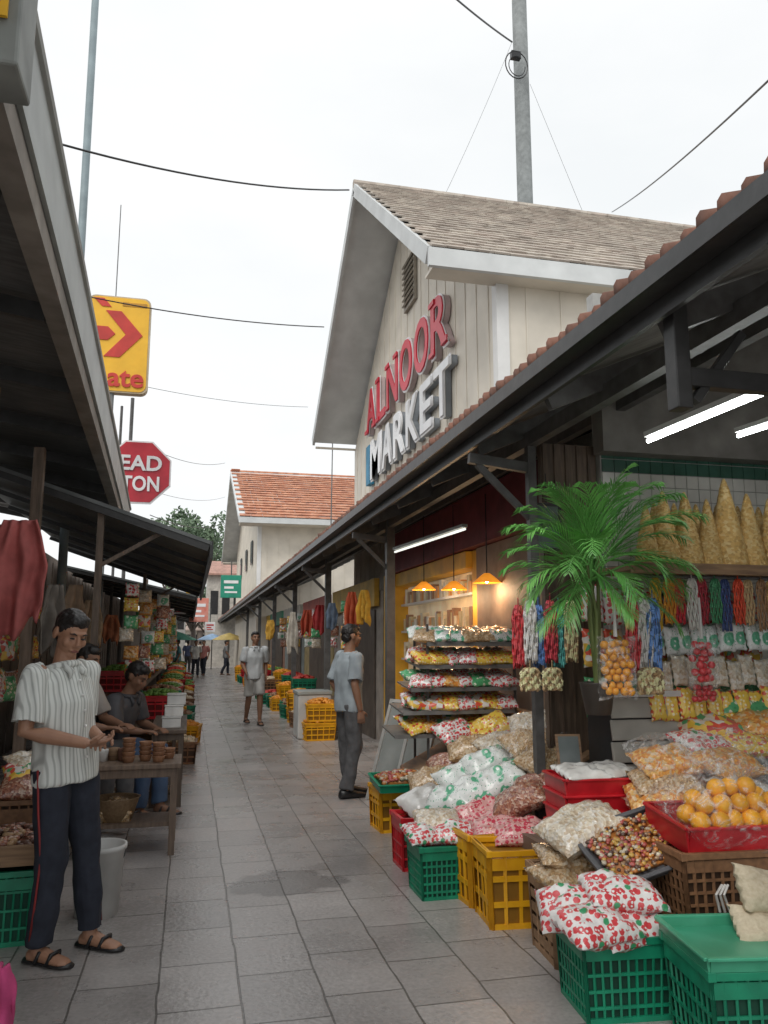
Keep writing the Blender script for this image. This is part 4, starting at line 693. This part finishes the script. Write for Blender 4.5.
    remesh(m,max(vox*.9,.005),'hair',hair,r,.005,45,1)
    m=MB()
    for s_ in(1,-1): m.tube([H@V((s_*.016,-.094,.026)),H@V((s_*.032,-.093,.033)),H@V((s_*.05,-.08,.026))],[.003,.0045,.002],6)
    m.build('eyebrows',hair,r,sm=True); m=MB()
    for s_ in(1,-1): m.sph((s_*.03,-.0845,.004),(.013,.007,.0045),H)
    m.build('eyes',BLK,r,sm=True)
    m=MB(); m.sph((0,-.099,-.061),(.022,.004,.007),H); m.build('lips',mat('lip',(.26,.1,.08)),r,sm=True)
    m=MB(); st_=MB()
    for i in(0,1):
        an=V(P['an'][i]); t=V(toe); sd=t.cross(V((0,0,1))); zz=an.z-.09
        q=V((an.x,an.y,zz))
        if shoe: m.rings([(q+t*x+V((0,0,z)),sd*w_,V((0,0,h))) for x,z,w_,h in((-.085,.03,.02,.02),(-.07,.045,.042,.044),(.0,.05,.046,.05),(.06,.042,.048,.042),(.12,.032,.05,.031),(.18,.026,.046,.024),(.215,.022,.02,.014))],14); continue
        m.rings([(q+t*x+V((0,0,.01)),sd*w_,V((0,0,.011))) for x,w_ in((-.075,.02),(-.06,.04),(.03,.038),(.11,.049),(.17,.045),(.205,.02))],14)
        for x0 in(.02,.09): st_.tube([q+t*x0+sd*.045+V((0,0,.012)),q+t*(x0+.015)+sd*.03+V((0,0,.058)),q+t*(x0+.015)-sd*.03+V((0,0,.058)),q+t*x0-sd*.045+V((0,0,.012))],.01,6)
    if shoe: st_.b.free(); m.build('shoes',BLK,r,sm=True)
    else: m.build('sandal_sole',BLK,r,sm=True); st_.build('sandal_strap',BLK,r,sm=True)
    return r
SK=mat('skin_tan',(.4,.215,.135),(.34,.175,.11),rough=.5,sc=12,bump=.05,var=0,dirt=.93); SK2=mat('skin_brown',(.3,.16,.1),(.25,.13,.08),rough=.55,bump=.05,var=0,dirt=.93)
HR=mat('black_hair',(.022,.018,.016),(.01,.009,.009),rough=.45,sc=60,bump=.5)
NAVY=mat('navy_trouser',(.03,.036,.055),(.02,.024,.038),rough=.85,sc=20); GTR=mat('grey_trouser',(.13,.13,.135),(.09,.09,.095),rough=.85,sc=20)
P1=dict(STAND,hr=(24,4,-16),pel=(-.03,.03,.95),nk=(-.05,.07,1.43),head=(-.045,.03,1.595),hip=[(.06,.03,.92),(-.12,.03,.92)],sh=[(.13,.07,1.385),(-.23,.07,1.375)],el=[(.13,.1,1.12),(-.28,.05,1.11)],wr=[(.02,-.15,1.06),(-.12,-.2,1.05)],hd=[(-.75,-.6,.0),(.75,-.55,.05)],hn=[(0,-.1,-1),(0,.2,1)],hs=[(0,-1,.2),(0,-1,.2)],curl=38,kn=[(.1,-.02,.5),(-.11,.0,.5)],an=[(.15,-.03,.09),(-.12,.04,.09)])
q=at(62,957,Z=0)
person('standing man in striped shirt and dark trousers beside left stall',(q.x,q.y,.006),R(52),P1,SK,shirtmat(),NAVY,HR,.0048,1.0,stripe=mat('stripe_red',(.3,.03,.03)),toe=(0.1,-1,0),placket=True)
q=at(348,797,Z=0)
P2=dict(STAND,el=[(.22,.08,1.11),(-.23,.04,1.11)],wr=[(.19,-.06,.9),(-.24,-.02,.86)],hr=(4,0,0),an=[(.1,-.06,.09),(-.1,.06,.09)])
person('man in grey-blue shirt and grey trousers standing mid street, facing shops',(q.x,q.y,.006),R(104),P2,SK2,mat('shirt_greyblue',(.36,.41,.44),(.29,.33,.36),rough=.85,sc=10),GTR,HR,.008,1.01,shoe=True)
q=at(253,725,Z=0)
P3=dict(STAND,kn=[(.09,-.12,.52),(-.09,.02,.5)],an=[(.09,-.12,.1),(-.09,.2,.12)],el=[(.24,.1,1.13),(-.24,-.02,1.12)],wr=[(.22,-.0,.9),(-.19,-.16,.96)])
person('man in pale shirt and shorts walking toward the viewer',(q.x,q.y,.0),R(10),P3,SK2,mat('shirt_pale',(.55,.57,.58),(.46,.48,.49),rough=.85),mat('khaki_shorts',(.45,.44,.42),(.38,.37,.35)),HR,.011,1.03,shorts=True)
person('seated person in brown shirt, nearer one at left tables',(-1.0,7.6,.06),R(65),dict(SIT,hr=(14,0,0)),SK2,mat('shirt_brown',(.42,.38,.35),(.34,.31,.28)),GTR,HR,.011,1.12)
person('seated person in dark shirt and jeans leaning over left table',(-.7,8.1,.0),R(62),dict(SIT,nk=(0,-.16,1.0),head=(0,-.24,1.15),sh=[(.18,-.14,.95),(-.18,-.14,.95)],hr=(30,0,0)),SK2,mat('shirt_dark',(.08,.08,.09),(.055,.055,.06)),mat('jeans',(.08,.14,.25),(.06,.1,.19)),HR,.011,1.08)
sh_=[mat('far_shirt%d'%i,c) for i,c in enumerate([(.7,.7,.68),(.15,.2,.4),(.5,.2,.18),(.65,.6,.5),(.25,.25,.25),(.15,.4,.45)])]
for i,(px,Y,rz,l) in enumerate(((196,38,10,'distant pedestrian in white top at street centre'),(188,46,170,'distant pedestrian in blue top, left of centre'),(204,40,-20,'distant pedestrian in red top near right arcade'),(200,52,180,'distant pedestrian in cream top, farthest'),(226,40,90,'distant person in dark top at right stalls'),(178,34,-80,'distant person in teal top at left stalls'))):
    q=at(px,648,Y=Y); person(l,(q.x,Y,.004),R(rz),P3 if i%2==0 else STAND,SK2,sh_[i],GTR if i%2 else NAVY,HR,.02,.98)
# ---------- left near items
def table(label,x0,x1,y0,y1,z,mt,shelf=True):
    r=empty('wooden_table',((x0+x1)/2,(y0+y1)/2,0),label,'table'); m=MB(); m.span((x0,y0,z-.035),(x1,y1,z)); m.span((x0+.04,y0+.03,z-.1),(x1-.04,y0+.05,z-.036)); m.build('tabletop',mt,r,world=True,bev=.005)
    for x in(x0+.05,x1-.05):
        for y in(y0+.05,y1-.05): m=MB(); m.bar((x,y,0),(x,y,z-.036),.045); m.build('leg',mt,r,world=True)
    if shelf: m=MB(); m.span((x0+.04,y0+.08,.2),(x1-.04,y1-.08,.23)); m.build('lower_shelf',mt,r,world=True)
TB=mat('table_brown',(.24,.17,.125),(.15,.105,.075),rough=.5,sc=6,st=(8,1,1))
table('brown wooden trestle table carrying small round baskets',-.78,-.03,6.4,6.95,.66,TB)
table('dark table farther back in front of seated people',-.35,.0,8.2,9.9,.72,DWOOD)
table('dark table at far left carrying produce crates',-.9,-.1,10.8,13.2,.6,DWOOD)
SB_=mat('small_basket',(.45,.24,.14),(.32,.16,.09),rough=.5,sc=50)
bm_=MB().lathe([(.04,0),(.055,.04),(.057,.045),(.05,.045),(.036,.008)],n=14).mesh('small_basket',SB_,True)
for sidx,(x,y,n) in enumerate(((-.42,6.55,5),(-.3,6.6,4),(-.2,6.52,4),(-.13,6.7,2))):
    for k in range(n): inst('small_basket',bm_,(x,y,.661+k*.033),(0,0,U(0,3)),'small round brown basket in %s stack on trestle table'%['first','second','third','fourth'][sidx],'basket','baskets in the %s stack on the trestle table'%['first','second','third','fourth'][sidx],sc=(.9,.9,1))
for k in range(4):
    m=MB(); m.lathe([(.04,0),(.048,.08),(.045,.09),(.02,.095)],n=12); o=m.build('jar',[GRN,BM['clear'],WOOD,TERRA][k],sm=True); o.location=(-.7+k*.08,6.7-.05*(k%2),.661); tag(o,['green','cloudy white','brown','terracotta'][k]+' jar standing at back of trestle table','jar')
for k in range(3): m=MB(); m.box((0,0,.045),(.18,.16,.09)); m.box((0,0,.1),(.19,.17,.018)); o=m.build('lidded_box',[WHT,BM['clear'],WHT][k],bev=.006); o.location=(-.15+.02*k,8.5+.02*k,.721+[0,.11,.22][k]); tag(o,['bottom','middle','top'][k]+' white lidded box stacked on dark table by seated people','box')
r=empty('wicker_basket',(-.5,6.65,.231),'round wicker basket on the lower shelf of trestle table','basket'); m=MB(); m.lathe([(.12,0),(.17,.16),(.18,.165),(.16,.165),(.11,.02)],n=20); m.build('bowl',mat('wicker_tan',(.45,.32,.19),(.32,.21,.12),sc=50,bump=.5),r,sm=True); heap(.24,.24,.16,4,BM['nuts'],.02,60,r,0,'contents')
q=at(95,918,Z=0); r=empty('white_bucket',(q.x,q.y+.05,0),'white plastic bucket standing behind the standing man','bucket'); m=MB(); m.lathe([(.12,0),(.145,.36),(.155,.365),(.155,.39),(.14,.39),(.115,.02)],n=24); m.build('shell',WHT,r,sm=True,bev=0); m=MB(); m.tube([(.15*math.cos(a/10*PI),-.02-.02*math.sin(a/10*PI),.37-.14*math.sin(a/10*PI)) for a in range(11)],.004,5); m.build('handle',DK,r)
q=at(-4,948,Z=0)
crate('plastic_crate','green crate at left edge beside the standing man',(q.x,q.y+.15,0),R(4),.36,.36,.36,GRN,GRN2,nv=10)
tray('wooden_tray','brown wooden tray of goods on the left edge crate',(q.x,q.y+.2,.4),(0,0,R(4)),.42,.5,.1,WOOD)
hp=heap(.36,.42,.13,5,[BM['brown'],MC['sweet2'],MC['sweet5']],.025,160,name='dried_goods'); hp.location=(q.x,q.y+.2,.42); tag(hp,'dark brown dried goods heaped in left wooden tray','food')
crate('wicker_crate','brown woven crate behind left edge green crate',(q.x-.05,q.y+.85,0),0,.42,.42,.6,WC,WC2)
for k in range(3): bag(['brown','mixed','pale'][k],(q.x-.02,q.y+.75+.12*k,.68+.05*k),.34,.28,.12,(R(20),0,R(20*k)),['brown','multicoloured','pale'][k]+' bag on brown woven crate behind the standing man')
def cloth_mesh(w,h,seed,mt,sag=.03):
    m=MB(); nx,nz_=24,18; rows=[]
    for j in range(nz_+1):
        row=[]
        for i in range(nx+1):
            u=i/nx-.5; v=j/nz_; fold=.03*math.sin(u*16+seed+v*1.5)*(.4+v)*(1+.6*noise.noise(V((u*3,v*2,seed))))+.04*noise.noise(V((u*5,v*4,seed))); ww=w*(.5+.5*min(1,v*2.2))*(1-.2*v*v)
            row.append(m.b.verts.new((u*ww,fold,-v*h*(1+.1*math.sin(u*6+seed)+.05*math.sin(u*15)))))
        rows.append(row)
    for j in range(nz_):
        for i in range(nx): m.f([rows[j][i],rows[j][i+1],rows[j+1][i+1],rows[j+1][i]])
    return m.mesh('cloth',mt,True)
def hang(label,px,py,Y,w,h,c,name='hanging_cloth',cat='cloth',nm=None,rz=0):
    o=link(name,cloth_mesh(w,h,px*.1,mat('cl_'+(nm or label[:14]),c,tuple(x*.7 for x in c),rough=.85,sc=12))); o.location=at(px,py,Y=Y); o.rotation_euler=(0,0,rz); s_=o.modifiers.new('s','SOLIDIFY'); s_.thickness=.012; return tag(o,label,cat)
hang('faded red cloth bag hanging at far left under awning',20,520,4.9,.34,.62,(.5,.13,.12))
hang('second fold of red cloth hanging behind the first',8,532,5.1,.3,.5,(.38,.1,.09))
hang('bright pink cloth drooping at bottom left corner',-3,965,3.35,.15,.25,(.6,.07,.22))
gc=[('charcoal',(.16,.14,.12)),('umber',(.3,.21,.14)),('tan',(.5,.36,.24)),('rust',(.42,.16,.08)),('cream',(.6,.55,.45)),('maroon',(.3,.05,.06))]
pp=[(56,585,7.4,.3,.6),(76,585,8.3,.3,.6),(92,600,9.2,.25,.5),(112,615,9.6,.2,.3),(158,620,17.5,.35,.5),(163,622,21,.5,.6)]
for (cn,c),(px,py,Y,w_,h) in zip(gc,pp): hang(cn+' garment hanging in the left stall row',px,py,Y,w_,h,c,'hanging_garment','garment','gm'+cn,R(U(10,60)))
KN=[('redwhite','red and white'),('yellow','yellow'),('green','green'),('pale','pale'),('orange','orange'),('mixed','multicoloured'),('greenwhite','green and white'),('brown','brown')]
for st_i in range(16):
    y=8.9+st_i*.85; x=-.62+.12*(st_i%3)
    for j in range(6):
        kd,kn=KN[(st_i*3+j)%8]
        bag(kd,(x+U(-.04,.04),y,2.1-j*.16+U(-.02,.02)),.15,.15,.06,(R(85),0,R(U(-15,25))),'small %s packet hung on a string in left stalls'%kn,'%s packets hung in the left stalls'%kn,name='snack_packet',cat='packet')
for i in range(14):
    y=5.2+i*.35; kd,kn=KN[(i*5)%8]
    for z in(1.15,1.55,1.95): bag(kd,(-1.75+U(-.05,.05),y,z+U(-.05,.05)),.28,.26,.1,(R(80),0,R(70+U(-15,15))),'%s packet displayed in deep left stall behind the man'%kn,'%s packets deep in the left stall'%kn,name='snack_packet',cat='packet')
gr=[('red and gold',(.6,.12,.05),352,592,11.5,.22,.5),('gold',(.75,.45,.06),364,590,11.0,.2,.45),('crimson',(.5,.05,.05),320,605,15,.3,.5),('scarlet',(.6,.1,.05),308,610,16.2,.3,.5),('pale',(.65,.6,.52),293,612,17,.3,.8),('amber',(.7,.4,.06),270,620,22,.4,.5),('slate',(.15,.2,.28),332,603,13,.25,.4)]
for cn,c,px,py,Y,w_,h in gr: hang(cn+' hanging decoration under the right arcade',px,py,Y,w_,h,c,'hanging_decoration','decoration','dc'+cn[:4],R(U(-50,-10)))
for st_i in range(7):
    y=12.9+st_i*1.6
    for j in range(4): kd,kn=KN[(st_i*3+j+2)%8]; bag(kd,(2.5+U(-.05,.05),y,2.15-j*.2+U(-.02,.02)),.2,.19,.07,(R(85),0,R(U(-25,15))),'small %s packet hung on a string under right arcade'%kn,'%s packets hung under the right arcade'%kn,name='snack_packet',cat='packet')
PC=[('orange',[(.82,.36,.04),(.75,.28,.03)]),('red',[(.6,.06,.04),(.5,.04,.03)]),('green',[(.2,.38,.08),(.14,.3,.06)]),('cream',[(.7,.6,.45),(.6,.5,.35)]),('brown',[(.38,.22,.13),(.28,.15,.09)])]
protos=[]
for i,(cn,cc) in enumerate(PC):
    r=crate('produce_crate',cn+' filled crate',(0,-50,0),0,.5,.42,.26,[YEL,GRN,RED,WC,GRN][i],[YEL2,GRN2,RED2,WC2,GRN2][i],nv=6,nh=3,vw=.015,hw=.02)
    heap(.46,.38,.14,20+i,mat('pr_'+cn,cc[0],cc[1],rough=.45,sc=20,bump=.1),.035,90,r,.2,'produce'); protos.append(r)
used=[False]*5
def put(i,loc,rz,label,group):
    if not used[i]: used[i]=True; r=protos[i]; r.location=loc; r.rotation_euler=(0,0,rz); r['label']=label; r['group']=group; return
    dup(protos[i],loc,rz,label,group)
for k in range(24):
    y=13.2+k*1.0+U(-.1,.1); i=rnd.randrange(5); cn=PC[i][0]
    for lv in range(1 if k%3 else 2): put(i,(2.15+U(-.1,.15),y,.01+lv*.3),R(U(-10,10)),'crate heaped with %s goods in row before right arcade'%cn,'%s goods crates along right arcade'%cn)
    if k>3 and k%2: put((i+2)%5,(2.5,y,.5),0,'crate heaped with %s goods on raised row at right arcade'%PC[(i+2)%5][0],'%s goods crates on raised right row'%PC[(i+2)%5][0])
for k in range(24):
    y=10.9+k*1.05; i=rnd.randrange(5); cn=PC[i][0]
    put(i,(-.42+U(-.1,.1),y,.62 if y<13 else .42+.02*(k%3)),R(U(-10,10)),'crate heaped with %s goods along left stall row'%cn,'%s goods crates along left stalls'%cn)
    if k%2==0: put((i+1)%5,(-.1+U(-.1,.05),y+.3,.01),R(U(-10,10)),'crate of %s goods on ground in left row'%PC[(i+1)%5][0],'%s ground crates along left stalls'%PC[(i+1)%5][0])
    if k%2: put((i+3)%5,(-.95,y,.9),0,'crate of %s goods on high shelf in left stalls'%PC[(i+3)%5][0],'%s shelf crates in left stalls'%PC[(i+3)%5][0])
q=at(173,729,Z=0); crate('plastic_crate','yellow crate on the ground beside far left tables',(q.x,q.y+.2,0),0,.42,.36,.36,YEL,YEL2,nv=5,nh=3,vw=.02,hw=.03)
m=MB(); m.span((-1.3,13.6,0),(-.2,38,.4)); o=m.build('stall_bench',DWOOD); tag(o,'long low dark bench under left row of goods','bench')
m=MB(); m.span((-1.5,10.5,.8),(-.72,38,.88)); m.span((-1.5,10.5,0),(-1.4,38,.8)); o=m.build('stall_shelf',DWOOD); tag(o,'long dark shelf behind left row of goods','shelf')
m=MB(); m.span((2.35,14.5,0),(2.9,38,.48)); o=m.build('stall_bench',DWOOD); tag(o,'long dark bench under raised goods at right arcade','bench')
q=at(296,740,Z=0); r=empty('chest_cabinet',(q.x+.3,q.y+.3,0),'white chest cabinet under right arcade behind standing man','cabinet'); m=MB(); m.box((0,0,.36),(.55,.6,.7)); m.build('body',WHT,r,bev=.02); m=MB(); m.box((0,0,.74),(.58,.63,.06)); m.build('lid',GRY,r,bev=.01)
q=at(318,738,Z=0); r=empty('stool',(q.x+.1,q.y-.2,0),'pale stool standing beside the white chest cabinet','stool'); m=MB(); m.lathe([(.16,.43),(.17,.45),(.16,.47)],n=16); m.build('seat',WHT,r)
for a in range(4): m=MB(); m.bar((.16*math.cos(a*PI/2+.7),.16*math.sin(a*PI/2+.7),0),(.1*math.cos(a*PI/2+.7),.1*math.sin(a*PI/2+.7),.43),.03); m.build('leg',WHT,r)
for x,y,l in((-1.0,7.63,'low wooden stool under nearer seated person'),(-.7,8.13,'low wooden stool under farther seated person')):
    r=empty('stool',(x,y,0),l,'stool'); m=MB(); m.box((0,0,.46),(.32,.32,.04)); m.build('seat',WOOD,r)
    for a,b in((-1,-1),(1,-1),(-1,1),(1,1)): m=MB(); m.bar((a*.13,b*.13,0),(a*.11,b*.11,.44),.035); m.build('leg',WOOD,r)
